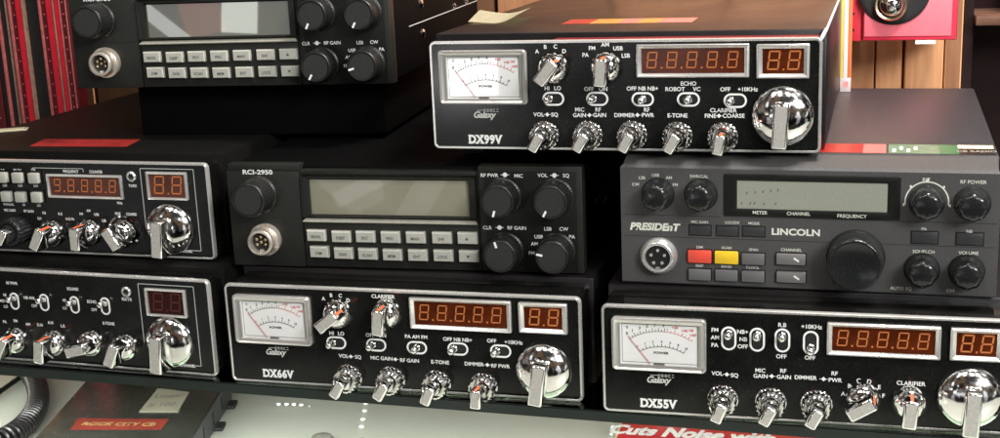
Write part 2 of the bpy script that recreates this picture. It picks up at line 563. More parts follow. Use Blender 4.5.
def meter(root, x0, x1, z0, z1):
    out = rrect(x0, x1, z0, z1, 2.0, 4)
    a, b, c, d = x0 + 4.2, x1 - 3.4, z0 + 3.0, z1 - 3.0
    inn = rrect(a, b, c, d, .4, 4)
    mb = MB()
    mb.frame(out, inn, [(0, .1), (0, -2.4), (.12, -3.2), (.3, -3.3), (.42, -2.9), (.8, -2.2), (1, -2.1), (1, -.1)])
    fo = mb.build('meter', 'silver', root, angle=25)
    mb = MB(); mb.box(a - .1, b + .1, -.6, .3, c - .1, d + .1)
    mb.build('dial', 'dial', fo, smooth=False)
    w, h = b - a, d - c
    blk, red = MB(), MB()
    cx = a + w * .52
    Y = -.72

    def arc(mb, u0, u1, z_end, z_top, th, s0=0.0, s1=1.0, n=22):
        X0, X1 = a + w * u0, a + w * u1
        hw = (X1 - X0) / 2
        sag = (z_top - z_end) * h
        rad = (hw * hw + sag * sag) / (2 * sag)
        cz = c + h * z_top - rad
        mx = (X0 + X1) / 2
        am = math.asin(hw / rad)
        def P(s, dr=0):
            an = -am + 2 * am * s
            return mx + (rad + dr) * math.sin(an), cz + (rad + dr) * math.cos(an)
        for i in range(n):
            sA, sB = s0 + (s1 - s0) * i / n, s0 + (s1 - s0) * (i + 1) / n
            q = [P(sA), P(sB), P(sB, th), P(sA, th)]
            mb.bm.faces.new(mb.loop([(p[0], Y, p[1]) for p in q]))
        return P

    def tick(mb, P, s, l, th=.22):
        p0, p1 = P(s), P(s, l)
        dx, dz = p1[0] - p0[0], p1[1] - p0[1]
        L = math.hypot(dx, dz)
        nx, nz = -dz / L * th / 2, dx / L * th / 2
        mb.bm.faces.new(mb.loop([(p0[0] - nx, Y, p0[1] - nz), (p1[0] - nx, Y, p1[1] - nz), (p1[0] + nx, Y, p1[1] + nz), (p0[0] + nx, Y, p0[1] + nz)]))
    P = arc(blk, .13, .90, .60, .80, .25, 0, .56)
    arc(red, .13, .90, .60, .80, .25, .57, 1)
    for i in range(13):
        tick(blk, P, .56 * i / 12, 1.9 if i % 2 == 0 else 1.2, .3)
    for i in range(8):
        tick(red, P, .6 + .4 * i / 7, 1.9 if i % 2 == 0 else 1.1, .3)
    for s_, tx in ((0.0, '0'), (.09, '1'), (.2, '3'), (.31, '5'), (.42, '7'), (.54, '9')):
        p = P(s_, 3.3); put_text(blk, tx, p[0], p[1], 1.5, Y, .03)
    for s_, tx in ((.70, '+20'), (.84, '+40'), (.97, '+60')):
        p = P(s_, 3.3); put_text(red, tx, p[0], p[1], 1.4, Y, .03)
    put_text(blk, 'S', a + w * .09, c + h * .88, 1.3, Y, .03)
    put_text(red, 'DB', a + w * .9, c + h * .86, 1.2, Y, .03)
    P = arc(blk, .25, .80, .30, .43, .3)
    for i in range(13):
        tick(blk, P, i / 12, 1.8 if i % 2 == 0 else 1.1, .3)
    for s_, tx in ((0, '0'), (.17, '1'), (.33, '2'), (.5, '4'), (.67, '6'), (.83, '8'), (1, '10')):
        p = P(s_, 2.9); put_text(blk, tx, p[0], p[1], 1.15, Y, .03)
    put_text(blk, 'POWER', a + w * .52, c + h * .29, 1.2, Y, .04, sx=1.25)
    blk.box(a + w * .42, a + w * .56, Y - .02, Y + .02, c + .1, c + .7)
    # thin border line
    for q in ((a + .8, b - .8, d - 1.0, d - .8), (a + .8, a + 1.0, c + .8, d - .8), (b - 1.0, b - .8, c + .8, d - .8), (a + .8, b - .8, c + .8, c + 1.0)):
        blk.box(q[0], q[1], Y - .01, Y + .02, q[2], q[3])
    blk.build('scale', 'print_dark', fo, smooth=False)
    red.build('scale', 'red_print', fo, smooth=False)
    mb = MB()
    p0 = (a + w * .11, c + h * .66); p1 = (a + w * .38, c + h * .03)
    mb.tube([(p0[0], -1.3, p0[1]), (p1[0], -1.3, p1[1])], .17, 6)
    mb.build('needle', 'red_print', fo)
    return fo


def bar(mb, cx, cz, ang, w, l0, l1, d0, d1, b=.5):
    """Bar handle: from -l0 to l1 along the pointer direction (ang from straight down, + = to the lower left)."""
    n0 = len(mb.bm.verts)
    mb.box(cx - w / 2, cx + w / 2, -d1, -d0, cz - l1, cz + l0, b=b, rot=R(ang), piv=(cx, cz))


def pointer_knob(root, kind, x, z, ang):
    mb = MB()
    if kind == 'small':
        n = 96
        mb.lathe(x, z, [(7.5, 0, 0), (7.5, .8, 0), (7.2, 1), (7.2, 7.2), (6.6, 8.2), (6.2, 8.5, 0), (5.6, 8.3, 0), (5.3, 6.4, 0), (4.4, 6.2, 0), (4.3, 9.8, 0), (3.6, 10.8, 0), (0.6, 11.0, 0)], n=n, flute=18, fd=.55)
        w, l0, l1, d0, d1 = 5.6, 3.6, 6.4, 8.0, 18.0
    elif kind in ('sel', 'ring'):
        mb.lathe(x, z, [(8.2, 0), (8.2, 1.2), (7.9, 3.0), (7.1, 5.2), (5.7, 7.0), (3.8, 8.1), (0.6, 8.6)], n=40)
        w, l0, l1, d0, d1 = 6.6, 5.9, 8.0, 1.0, 16.5
        if kind == 'ring':
            mb.lathe(x, z, [(10.2, 0), (10.2, 1), (9.0, 1.4), (8.8, .8)], n=40, cap=False)
    elif kind == 'ringblack':
        mb.lathe(x, z, [(8.4, 0), (8.4, 10.5), (7.9, 11.2), (6.4, 11.3), (6.2, 10), (5.5, 10), (5.2, 12.5), (.6, 13)], n=96, flute=20, fd=.6)
        w, l0, l1, d0, d1 = 5.0, 3.4, 6.2, 10.0, 18.0
    else:
        mb.lathe(x, z, [(15.0, 0), (15.0, 1.4), (14.7, 2.4), (13.9, 3.4), (12.0, 4.9), (9.6, 6.2), (6.8, 7.2), (3.6, 7.8), (0.6, 8.0)], n=64)
        w, l0, l1, d0, d1 = 7.4, 8.0, 14.0, 3.0, 17.0
    k = mb.build('knob', 'chrome' if kind != 'ringblack' else ['linknob'], root, angle=50)
    mb = MB(); bar(mb, x, z, ang, w, l0, l1, d0, d1, b=1.0)
    h = mb.build('handle', 'chrome', k, angle=50)
    mb = MB(); bar(mb, x, z, ang, w - 1.9, l0 - .95, l1 - .95, d1 - .05, d1 + .1, b=.04)
    mb.build('handle_face', 'alu', k, smooth=False)
    if kind in ('sel', 'ring', 'small') and not (kind == 'small' and ang not in (10, 3)) and ang not in (75, 25):
        mb = MB()
        a = R(ang)
        # painted line on the upper end of the handle and over the dome
        mb.box(x - .75, x + .75, -(d1 - .8), -.4, z + l0 - .1, z + l0 + .2, rot=a, piv=(x, z))
        mb.build('indicator', 'orange', k, smooth=False)
    return k


def toggle(root, x, z, o, pos, sc=1.0):
    w, h = (11.4, 7.2) if o == 'h' else (7.4, 12.2)
    w *= sc; h *= sc
    out = rrect(x - w / 2, x + w / 2, z - h / 2, z + h / 2, min(w, h) / 2 - .01, 8)
    t_ = .95
    inn = rrect(x - w / 2 + t_, x + w / 2 - t_, z - h / 2 + t_, z + h / 2 - t_, min(w, h) / 2 - t_ - .01, 8)
    mb = MB(); mb.frame(out, inn, [(0, -.05), (0, -.3), (1, -.3), (1, -.05)])
    sw = mb.build('toggle_switch', 'print', root, smooth=False)
    mb = MB()
    iw = rrect(x - w / 2 + t_ + .5, x + w / 2 - t_ - .5, z - h / 2 + t_ + .5, z + h / 2 - t_ - .5, min(w, h) / 2 - t_ - .55, 6)
    mb.plate(iw, .0, -.14)
    mb.build('slot', 'hole', sw, smooth=False)
    mb = MB()
    dx, dz = (pos * 2.1 * sc, 0) if o == 'h' else (0, pos * 2.4 * sc)
    lx, lz = x + dx, z + dz
    tip = Vector((x + dx * 1.15, -5.6, z + dz * 1.15))
    mb.lathe(lx, lz, [(1.9, 0), (1.9, .6), (1.5, .9)], n=18)
    base = Vector((lx, -.6, lz))
    pts, rr = [], []
    mb.tube([base, base.lerp(tip, .5), base.lerp(tip, .85)], 1.35, 12)
    bmesh.ops.create_uvsphere(mb.bm, u_segments=16, v_segments=10, radius=1.95, matrix=Matrix.Translation(base.lerp(tip, .88)))
    mb.build('lever', 'chrome', sw)
    return sw


def galaxy_radio(pose, label, D, face='A'):
    """D: dict of features in millimetres on the face."""
    x, y, z, ya = pose
    root = thing('two_way_radio', label, 'radio', (x, y, z), ya, 'chrome trimmed black two-way radios')
    W_, H = GW, GH
    # front bezel
    rr = 3.0
    o1 = rrect(0, W_, 0, H, rr, 6)
    o2 = rrect(.3, W_ - .3, .3, H - .3, rr, 6)
    cov = D.get('cov', 15)
    i1 = rrect(1.65, W_ - 1.65, 1.65, H - 1.65, 1.7, 6)
    mb = MB(); mb.skin([[(p[0], 2.2, p[1]) for p in o2], [(p[0], cov + 5, p[1]) for p in o2]], cap0=False, cap1=True)
    mb.build('bezel', 'bezel', root)
    mb = MB(); mb.frame(o1, i1, [(0, 2.6), (0, .6), (.25, -.2), (.75, -.2), (1, .3), (1, 1.2)])
    mb.build('trim', 'trim', root, angle=30)
    mb = MB(); mb.plate(rrect(1.5, W_ - 1.5, 1.5, H - 1.5, 1.7, 6), 2.0, 0)
    mb.build('front_panel', 'panel', root, smooth=False)
    # sheet-metal cover behind the bezel
    mb = MB(); mb.box(-1.2, W_ + 1.5, cov, D.get('depth', 265), -.9 + 1.2, H + 2.6, b=1.0, seg=2)
    cv = mb.build('cover', D.get('cmat', 'cover'), root)
    if D.get('edge'):
        mb = MB(); mb.box(W_ + .75, W_ + 1.75, cov - .2, D.get('depth', 265), H + 1.6, H + 3.0, b=.3); mb.build('edge_highlight', 'edge_silver', cv)  # highlight along the cover's right edge, built as a pale strip
        mb = MB(); mb.tube([(W_ - .6, .4, H - .6), (W_ + .9, cov, H + 2.2)], .9, 10); mb.build('corner_trim', 'edge_silver', cv)
        mb = MB(); mb.box(66, W_ - 2, 4, 13.5, H - .35, H - .14); mb.build('red_reflection', 'st_dred', root, smooth=False)  # red reflection on the bezel top, put in as a coloured strip
    fh = D.get('feet', 0.0)
    for sx, sy in ((14, 30), (W_ - 14, 30), (14, 200), (W_ - 14, 200)):
        mf = MB(); mf.box(sx - 6, sx + 6, sy - 6, sy + 6, -fh, .35, b=.6 if fh else 0)
        mf.build('foot', 'rubber', root)
    for key, x0, x1, z0, z1 in D['rect']:
        if key == 'meter': meter(root, x0, x1, z0, z1)
        elif key == 'big': display(root, x0, x1, z0, z1, D.get('big', '88888'), thin=D.get('thin', False), fm=D.get('fm', 2.4), dim=False)
        elif key == 'small': display(root, x0, x1, z0, z1, '88', dim=D.get('dim', False), thin=D.get('thin', False), fm=D.get('fm', 2.7))
        elif key == 'outline':
            mb = MB()
            for q in ((x0, x1, z1 - .35, z1), (x0, x0 + .35, z0 + 12, z1), (x1 - .35, x1, z0, z1), (x1 - 12, x1, z0, z0 + .35)):
                mb.box(q[0], q[1], -.14, -.05, q[2], q[3])
            mb.build('outline', 'print_dim', root, smooth=False)
        elif key == 'bracket':
            mb = MB()
            for q in ((x0, x1, z1 - .3, z1), (x0, x0 + .3, z0, z1), (x1 - .3, x1, z0, z1)):
                mb.box(q[0], q[1], -.14, -.05, q[2], q[3])
            mb.build('outline', 'print_dim', root, smooth=False)
    for k in D['knob']: pointer_knob(root, *k)
    for s_ in D.get('switch', ()): toggle(root, *s_, sc=D.get('swsc', 1.0))
    for lx, lz in D.get('led', ()):
        mb = MB(); mb.lathe(lx, lz, [(3.1, 0), (3.1, .8), (2.4, 1.4), (1.7, 1.0), (1.6, .2)], n=24, cap=False)
        l_ = mb.build('indicator_lamp', 'silver', root)
        mb = MB(); mb.lathe(lx, lz, [(1.7, .1), (1.4, 1.0), (.7, 1.5), (.1, 1.6)], n=18)
        mb.build('lens', 'linknob', l_)
    for bx, bz in D.get('btn', ()):
        mb = MB(); mb.frame(rrect(bx - 4.4, bx + 4.4, bz - 4.2, bz + 4.2, .6, 3), rrect(bx - 3.6, bx + 3.6, bz - 3.4, bz + 3.4, .5, 3), [(0, .05), (0, -.9), (1, -.9), (1, -.1)])
        b_ = mb.build('button', 'bezel', root)
        mb = MB(); mb.box(bx - 3.4, bx + 3.4, -3.4, -.1, bz - 3.1, bz + 3.1, b=.6)
        mb.build('cap', 'key', b_)
    mb = MB(); logo = MB(); name = MB()
    for s_, tx, tz, h in D['text']:
        if s_ == '*': diamond(mb, tx, tz, 1.15)
        elif s_ == 'Galaxy':
            w = put_text(logo, 'Galaxy', tx, tz, 3.3, shear=.28, sx=.98, offset=.03, spacing=.93)
            for i in range(3):
                logo.box(tx - w / 2 + 1.6 + i * .4, tx + w / 2 - 1.0, -.13, -.06, tz + 2.3 - i * .62 - .12, tz + 2.3 - i * .62 + .12) if i == 0 else None
            for i in range(5):
                a = tx - .6 + i * 1.75
                logo.box(a, a + 1.0, -.135, -.05, tz + 1.45, tz + 1.75)
                logo.box(a, a + 1.0, -.135, -.05, tz + 2.7, tz + 2.95)
        elif s_.startswith('DX'):
            w = put_text(name, s_, tx, tz, 4.3, offset=.05, sx=.90, spacing=1.1, y=-.13)
            # slab serifs on D, X and V
            u = w / 5
            for ux_, zz in ((-2.38, 2.0), (-2.38, -2.0), (-1.32, 2.0), (-.62, 2.0), (-1.36, -2.0), (-.62, -2.0), (1.62, 2.0), (2.36, 2.0)):
                name.box(tx + ux_ * u - .7, tx + ux_ * u + .7, -.14, -.05, tz + zz - .27, tz + zz + .27)
        else:
            put_text(mb, s_, tx, tz, h * .88, sx=D.get('tsx', 1.0), offset=.02)
    mb.build('panel_lettering', 'print' if not D.get('dimtext') else 'print_dim', root, smooth=False)
    if len(logo.bm.verts): logo.build('maker_badge', 'print_dim', root, smooth=False)
    else: logo.bm.free()
    if len(name.bm.verts): name.build('model_name', 'print', root, smooth=False)
    else: name.bm.free()
    return root


# features of each face, millimetres from its lower left corner
A_ = {'knob': [('sel', 66.9, 43.0, 52), ('sel', 95.1, 44.3, 4), ('small', 70.5, 6.4, 32), ('small', 95.2, 6.7, 32), ('small', 121.0, 6.0, 25), ('small', 146.8, 6.0, 3), ('chan', 179.8, 16.7, 8)],
 'rect': [('meter', 5.6, 51.1, 23.7, 51.4), ('big', 108.0, 163.3, 36.6, 53.6), ('small', 167.4, 193.0, 37.2, 53.4)],
 'switch': [(64.4, 25.8, 'h', -1), (87.4, 25.7, 'h', -1), (110.4, 25.4, 'h', 0), (133.3, 25.9, 'h', -1), (156.7, 25.9, 'h', -1)],
 'text': [('Galaxy', 28.3, 18.6, 3), ('DX66V', 28.4, 5.9, 4.4), ('A', 58.8, 50.6, 2.3), ('B', 63.4, 52.7, 2.3), ('C', 68.6, 52.7, 2.3), ('D', 73.0, 50.2, 2.3), ('CLARIFIER', 93.1, 53.2, 2.3),
          ('HI', 62.0, 31.2, 2.3), ('LO', 67.5, 31.2, 2.3), ('OFF', 84.2, 31.2, 2.3), ('ON', 91.1, 31.3, 2.3), ('PA AM FM', 110.3, 31.5, 2.3), ('OFF NB NB+', 133.3, 31.1, 2.3),
          ('OFF', 152.0, 31.4, 2.3), ('+10KHz', 163.9, 31.1, 2.3), ('VOL', 68.0, 18.4, 2.3), ('SQ', 76.4, 18.3, 2.3), ('MIC GAIN', 89.9, 18.3, 2.3), ('RF GAIN', 105.8, 17.9, 2.3),
          ('E-TONE', 123.0, 17.9, 2.3), ('DIMMER', 141.9, 17.9, 2.3), ('RF PWR', 156.3, 17.6, 2.3), ('*', 72.2, 18.3, 2.3), ('*', 97.8, 18.1, 2.3), ('*', 149.1, 17.8, 2.3)]}
B_ = {'btn': [(51.2, 18.5), (65.7, 18.1), (79.8, 18.3), (94.2, 18.3), (108.6, 18.4), (123.4, 18.5), (137.7, 18.6), (52.3, 9.1), (66.4, 8.6), (80.5, 8.5), (94.7, 8.3), (109.2, 8.4), (123.7, 8.5),
         (138.0, 8.5)],
 'groove': [(41.4, 55.2), (41.5, 2.7), (-0.6, 28.0), (43.2, 28.1), (144.8, 58.1), (143.7, -0.4), (198.6, 58.5)],
 'knob': [('tune', 18.9, 41.3, None), ('rci', 158.1, 41.9, 200), ('rci', 186.3, 41.8, 205), ('rci', 158.3, 12.2, -15), ('rci', 186.3, 12.3, -75), ('mic', 20.8, 15.7, 0)],
 'rect': [('lcd', 47.8, 139.4, 30.2, 48.6), ('ledge', 45.0, 141.8, 28.6, 28.7)],
 'text': [('RCI-2950', 19.0, 54.0, 2.6), ('RF PWR', 151.4, 53.3, 2.2), ('MIC', 167.2, 53.1, 2.2), ('VOL', 180.1, 53.5, 2.2), ('SQ', 192.6, 53.5, 2.2), ('CLR', 149.0, 24.6, 2.2),
          ('RF GAIN', 165.1, 24.7, 2.2), ('LSB', 182.0, 24.5, 2.2), ('CW', 190.6, 24.6, 2.2), ('USB', 176.9, 20.1, 2.2), ('PA', 194.9, 20.4, 2.2), ('AM', 174.4, 16.1, 2.2), ('FM', 172.8, 11.0, 2.2),
          ('*', 159.8, 53.6, 2.6), ('*', 186.4, 53.5, 2.6), ('*', 155.7, 24.7, 2.6)]}
C_ = {'knob': [('small', 60.4, 10.4, 22), ('small', 83.7, 10.3, 27), ('small', 105.5, 10.4, 27), ('sel', 127.2, 15.1, 58), ('sel', 148.6, 14.4, 5), ('chan', 175.8, 18.2, 3)],
 'rect': [('meter', 5.5, 52.4, 23.7, 51.4), ('big', 109.8, 161.6, 36.4, 52.6), ('small', 165.8, 189.0, 36.6, 52.4)],
 'switch': [(63.2, 42.0, 'v', 1), (76.9, 42.0, 'v', 1), (88.9, 42.2, 'v', 1), (102.3, 41.6, 'v', -1)],
 'text': [('Galaxy', 28.8, 18.5, 3), ('DX55V', 28.4, 5.8, 4.4), ('FM', 56.5, 46.1, 2.3), ('AM', 56.5, 42.2, 2.3), ('PA', 56.5, 38.3, 2.3), ('NB+', 69.9, 45.7, 2.3), ('NB', 70.3, 41.9, 2.3),
          ('OFF', 70.0, 38.2, 2.3), ('R.B', 88.8, 50.1, 2.3), ('OFF', 88.5, 34.0, 2.3), ('+10KHz', 102.6, 49.8, 2.3), ('OFF', 102.0, 34.0, 2.3), ('VOL', 57.6, 23.5, 2.3), ('SQ', 66.1, 23.0, 2.3),
          ('MIC', 78.5, 26.2, 2.3), ('GAIN', 78.6, 23.3, 2.3), ('RF', 89.5, 26.6, 2.3), ('GAIN', 89.8, 23.4, 2.3), ('DIMMER', 100.2, 23.7, 2.3), ('RF', 113.7, 26.6, 2.3), ('PWR', 114.1, 23.2, 2.3),
          ('A', 117.9, 16.4, 2.3), ('B', 120.8, 20.6, 2.3), ('C', 124.9, 23.6, 2.3), ('D', 129.9, 23.4, 2.3), ('E', 134.6, 20.8, 2.3), ('F', 136.6, 16.5, 2.3), ('CLARIFIER', 149.0, 23.5, 2.3),
          ('*', 62.3, 23.2, 2.3), ('*', 84.0, 23.5, 2.3), ('*', 108.6, 23.4, 2.3)]}
D_ = {'btn': [('d', 40.3, 29.1), ('d', 54.0, 29.1), ('d', 67.0, 29.3), ('r', 40.2, 15.5), ('y', 53.7, 15.5), ('g', 66.9, 15.2), ('g', 40.2, 6.0), ('g', 53.7, 6.2), ('g', 66.9, 6.2), ('c', 85.4, 15.9),
         ('c', 85.6, 6.7), ('p', 148.0, 29.0), ('p', 168.4, 29.0)],
 'corner': [(1.6, 66.2), (181.5, 68.7)],
 'dots': [(63.6, 48.9), (67.7, 49.4), (71.5, 49.8), (75.2, 50.3), (78.7, 50.6), (61.0, 43.6), (65.3, 43.7), (67.3, 43.8), (72.0, 43.7), (77.6, 43.9)],
 'knob': [('linc', 19.2, 47.3, 0), ('linc', 40.9, 47.6, 0), ('linc', 148.4, 46.5, 0), ('linc', 168.9, 46.4, 0), ('linc', 147.3, 13.0, 0), ('linc', 167.7, 13.0, 0), ('big', 116.3, 17.9, 0),
          ('mic', 19.3, 15.0, 0)],
 'rect': [('bezel', 52.4, 136.4, 37.1, 58.5), ('lcd', 59.0, 130.3, 41.2, 55.0)],
 'text': [('CW', 7.9, 52.1, 1.7), ('LSB', 11.2, 55.6, 1.7), ('USB', 18.1, 57.1, 1.7), ('AM', 24.8, 55.9, 1.7), ('FM', 28.0, 52.3, 1.7), ('SWR/CAL', 40.0, 56.9, 1.7), ('PRESIDENT', 17.5, 30.2, 4),
          ('MIC GAIN', 40.2, 33.4, 1.5), ('LOC/DX', 56.5, 33.6, 1.5), ('MODE', 67.1, 33.5, 1.5), ('DIM', 40.1, 20.2, 1.5), ('SCAN', 53.6, 20.4, 1.5), ('SPAN', 67.0, 19.9, 1.5),
          ('BEEP', 40.1, 10.5, 1.5), ('BAND', 53.6, 10.6, 1.5), ('F.LOCK', 66.7, 10.6, 1.5), ('CHANNEL', 85.5, 20.5, 1.7), ('LINCOLN', 87.5, 29.7, 3.6), ('METER', 70.2, 39.3, 1.9),
          ('CHANNEL', 88.8, 39.3, 1.9), ('FREQUENCY', 114.2, 38.8, 1.9), ('RIT', 147.9, 57.5, 1.9), ('RF POWER', 169.0, 56.8, 1.9), ('PA', 147.7, 33.3, 1.6), ('NB', 168.2, 32.8, 1.6),
          ('SQUELCH', 147.8, 22.0, 1.8), ('VOLUME', 168.2, 22.1, 1.8), ('AUTO SQ', 137.9, 3.0, 1.8), ('OFF', 160.9, 2.8, 1.8)]}
E_ = {'knob': [('sel', 67.0, 43.0, 38), ('sel', 94.3, 43.1, 4), ('small', 61.1, 8.0, 30), ('small', 84.1, 8.2, 30), ('small', 107.1, 8.5, 27), ('small', 130.0, 8.2, 30), ('small', 152.6, 8.0, 10),
          ('chan', 181.7, 18.8, 3)],
 'rect': [('meter', 5.4, 52.9, 24.0, 52.4), ('big', 109.8, 165.4, 37.9, 54.3), ('small', 169.0, 194.1, 37.3, 53.9)],
 'switch': [(66.2, 26.9, 'h', -1), (89.2, 26.9, 'h', -1), (112.5, 26.7, 'h', 0), (135.5, 26.7, 'h', 0), (158.6, 26.1, 'h', -1)],
 'text': [('Galaxy', 29.1, 18.5, 3), ('DX99V', 28.8, 5.4, 4.4), ('A', 58.4, 51.3, 2.3), ('B', 62.8, 53.6, 2.3), ('C', 68.1, 53.7, 2.3), ('D', 72.6, 51.3, 2.3), ('PA', 83.7, 49.3, 2.3),
          ('FM', 87.1, 52.7, 2.3), ('AM', 93.8, 54.4, 2.3), ('USB', 100.4, 52.5, 2.3), ('LSB', 104.3, 48.8, 2.3), ('HI', 63.0, 32.4, 2.3), ('LO', 68.6, 32.4, 2.3), ('OFF', 85.0, 32.0, 2.3),
          ('ON', 92.3, 32.0, 2.3), ('OFF NB NB+', 112.4, 32.2, 2.3), ('ECHO', 135.6, 34.7, 2.3), ('ROBOT', 128.9, 31.9, 2.3), ('VC', 139.6, 31.9, 2.3), ('OFF', 153.7, 31.8, 2.3),
          ('+10KHz', 164.7, 31.8, 2.3), ('VOL', 58.1, 18.7, 2.3), ('SQ', 66.6, 18.7, 2.3), ('MIC', 79.9, 21.4, 2.3), ('GAIN', 79.7, 18.5, 2.3), ('RF', 89.5, 21.4, 2.3), ('GAIN', 90.2, 18.6, 2.3),
          ('DIMMER', 103.1, 18.6, 2.3), ('PWR', 115.1, 18.7, 2.3), ('RF', 114.5, 21.4, 2.3), ('E-TONE', 130.0, 18.6, 2.3), ('CLARIFIER', 152.8, 21.3, 2.3), ('FINE', 146.4, 18.5, 2.3),
          ('COARSE', 157.8, 18.6, 2.3), ('*', 62.7, 18.7, 2.3), ('*', 84.9, 18.5, 2.3), ('*', 109.7, 18.7, 2.3), ('*', 150.6, 18.5, 2.3)]}
F_ = {'dim': True,
 'dimtext': False,
 'fm': 1.6,
 'knob': [('sel', 66.6, 13.5, 30), ('sel', 93.6, 13.5, 8), ('sel', 119.6, 15.3, 75), ('sel', 142.7, 14.5, 25), ('chan', 172.2, 19.2, 5)],
 'led': [(146.5, 47.4)],
 'rect': [('small', 159.0, 185.2, 34.2, 50.6), ('outline', 154.5, 190.6, 5.5, 52.8)],
 'switch': [(68.7, 37.3, 'v', 1), (89.6, 37.7, 'v', 1), (110.5, 37.5, 'v', 1), (131.3, 37.9, 'v', 1)],
 'swsc': 0.86,
 'text': [('RF PWR', 68.5, 48.4, 2.0), ('HI', 62.3, 40.8, 2.0), ('MID', 60.0, 37.0, 2.0), ('LO', 62.0, 33.7, 2.0), ('NB ANL', 79.6, 40.0, 2.0), ('OFF', 82.3, 35.3, 2.0), ('SOUND', 110.4, 47.1, 2.0),
          ('HI', 103.7, 39.9, 2.0), ('LO', 103.4, 35.2, 2.0), ('ECHO', 122.4, 40.1, 2.0), ('OFF', 123.4, 35.3, 2.0), ('RX/TX', 146.3, 42.9, 2.0), ('PA', 59.7, 24.0, 2.0), ('FM', 67.5, 25.0, 2.0),
          ('AM', 76.0, 23.5, 2.0), ('D.N', 84.4, 23.6, 2.0), ('A.N', 92.0, 25.5, 2.0), ('L.R', 100.5, 24.0, 2.0), ('E-TONE', 132.1, 27.5, 2.0), ('CHANNEL', 181.5, 5.4, 2.0)],
 'thin': True,
 'tsx': 0.9}
G_ = {'big': '98888',
 'btn': [(64.3, 46.4), (74.9, 46.4), (86.2, 46.4), (65.5, 34.8), (75.3, 34.7), (86.5, 34.8)],
 'fm': 1.6,
 'knob': [('ringblack', 70.3, 14.4, 30), ('sel', 93.1, 13.0, 28), ('sel', 118.6, 14.4, 2), ('ring', 142.1, 14.9, -32), ('chan', 173.1, 18.0, 5)],
 'led': [(150.8, 48.3)],
 'rect': [('small', 160.6, 186.9, 35.2, 51.5), ('big', 93.9, 144.5, 34.7, 48.9), ('outline', 156.7, 191.4, 5.0, 53.3), ('bracket', 84.8, 119.2, 50.2, 52.4)],
 'text': [('R.B', 63.8, 50.4, 1.8), ('RB ON', 74.0, 50.6, 1.8), ('ON', 85.1, 51.1, 1.8), ('OFF', 63.8, 41.1, 1.8), ('OFF', 74.6, 41.2, 1.8), ('OFF', 85.4, 41.3, 1.8), ('MANUAL', 64.8, 29.6, 1.8),
          ('HI', 75.3, 29.6, 1.8), ('LO', 85.8, 29.5, 1.8), ('FREQUENCY', 110.7, 50.6, 1.8), ('COUNTER', 127.5, 50.6, 1.8), ('MHz', 141.1, 32.3, 1.8), ('TX/RX', 151.0, 42.8, 1.8),
          ('MIC GAIN', 64.9, 25.9, 1.8), ('RF GAIN', 78.2, 25.7, 1.8), ('P.B', 88.8, 24.9, 1.8), ('R.G', 99.9, 24.7, 1.8), ('E.H', 85.0, 21.4, 1.8), ('H.G PA', 106.2, 21.7, 1.8),
          ('FM', 114.3, 25.0, 1.8), ('AM', 119.4, 27.1, 1.8), ('USB', 124.6, 25.0, 1.8), ('LSB', 129.2, 21.4, 1.8), ('FINE', 139.0, 25.9, 1.8), ('COARSE', 148.0, 25.8, 1.8),
          ('CHANNEL', 181.3, 4.7, 1.8)],
 'thin': True,
 'tsx': 0.82}

M['st_red'] = mat('red_sticker', (0.34, 0.022, 0.02), 0.3, noise=0.15, nscale=80)
M['st_dred'] = mat('brown_red_reflection', (0.17, 0.012, 0.016), 0.35, noise=0.2, nscale=80)
M['st_pink'] = mat('pink_sticker', (0.50, 0.15, 0.13), 0.35, noise=0.2, nscale=300)
M['st_orange'] = mat('orange_sticker', (0.52, 0.22, 0.05), 0.35, noise=0.15, nscale=200)
M['st_green'] = mat('green_sticker', (0.02, 0.15, 0.06), 0.35, noise=0.2, nscale=200)
M['st_lgreen'] = mat('pale_green_sticker', (0.10, 0.20, 0.12), 0.35, noise=0.3, nscale=250)
M['st_black'] = mat('black_sticker', (0.015, 0.012, 0.01), 0.35)
M['st_cream'] = mat('cream_paper', (0.72, 0.66, 0.44), 0.6, noise=0.06, nscale=200)
M['st_dull'] = mat('dull_red_sticker', (0.13, 0.022, 0.015), 0.35, noise=0.15, nscale=80)
M['st_dullyel'] = mat('dull_yellow_print', (0.22, 0.15, 0.055), 0.5)
M['st_label'] = mat('grey_beige_label', (0.19, 0.18, 0.135), 0.5, noise=0.1, nscale=60)
M['st_yellow'] = mat('yellow_print', (0.75, 0.55, 0.10), 0.5)

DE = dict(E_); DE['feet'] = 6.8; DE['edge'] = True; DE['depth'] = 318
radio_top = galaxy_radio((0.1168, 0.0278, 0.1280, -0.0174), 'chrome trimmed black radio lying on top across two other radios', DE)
for d_ in (A_, C_): d_['cov'] = 27
radio_mid = galaxy_radio((0.0, 0.0, 0.0, 0.0), 'chrome trimmed radio in the bottom row under the olive display radio with grey keys', A_)
radio_right = galaxy_radio((0.2123, -0.0095, 0.0, 0.0076), 'chrome trimmed radio with four upright toggle switches under the dark grey radio', C_)
for d_ in (F_, G_): d_['cmat'] = 'cover_matte'
radio_left = galaxy_radio((-0.2115, 0.0141, 0.0, -0.0491), 'chrome trimmed radio with a nearly dark channel display, lower in the left stack', F_)
radio_upleft = galaxy_radio((-0.2201, 0.0353, 0.0608, -0.0215), 'chrome trimmed radio with square push buttons and a red sticker on its cover', G_)


def sticker(root, name, pts, z, m, th=.12):
    mb = MB()
    mb.skin([[(x, y, z) for x, y in pts], [(x, y, z + th) for x, y in pts]], cap0=True, cap1=True)
    return mb.build(name, m, root, smooth=False)


# local frame of a yawed radio: world -> local millimetres
def to_local(root, x, y):
    a = root.rotation_euler.z
    dx, dy = x - root.location.x, y - root.location.y
    return ((dx * math.cos(a) + dy * math.sin(a)) * 1000, (-dx * math.sin(a) + dy * math.cos(a)) * 1000)


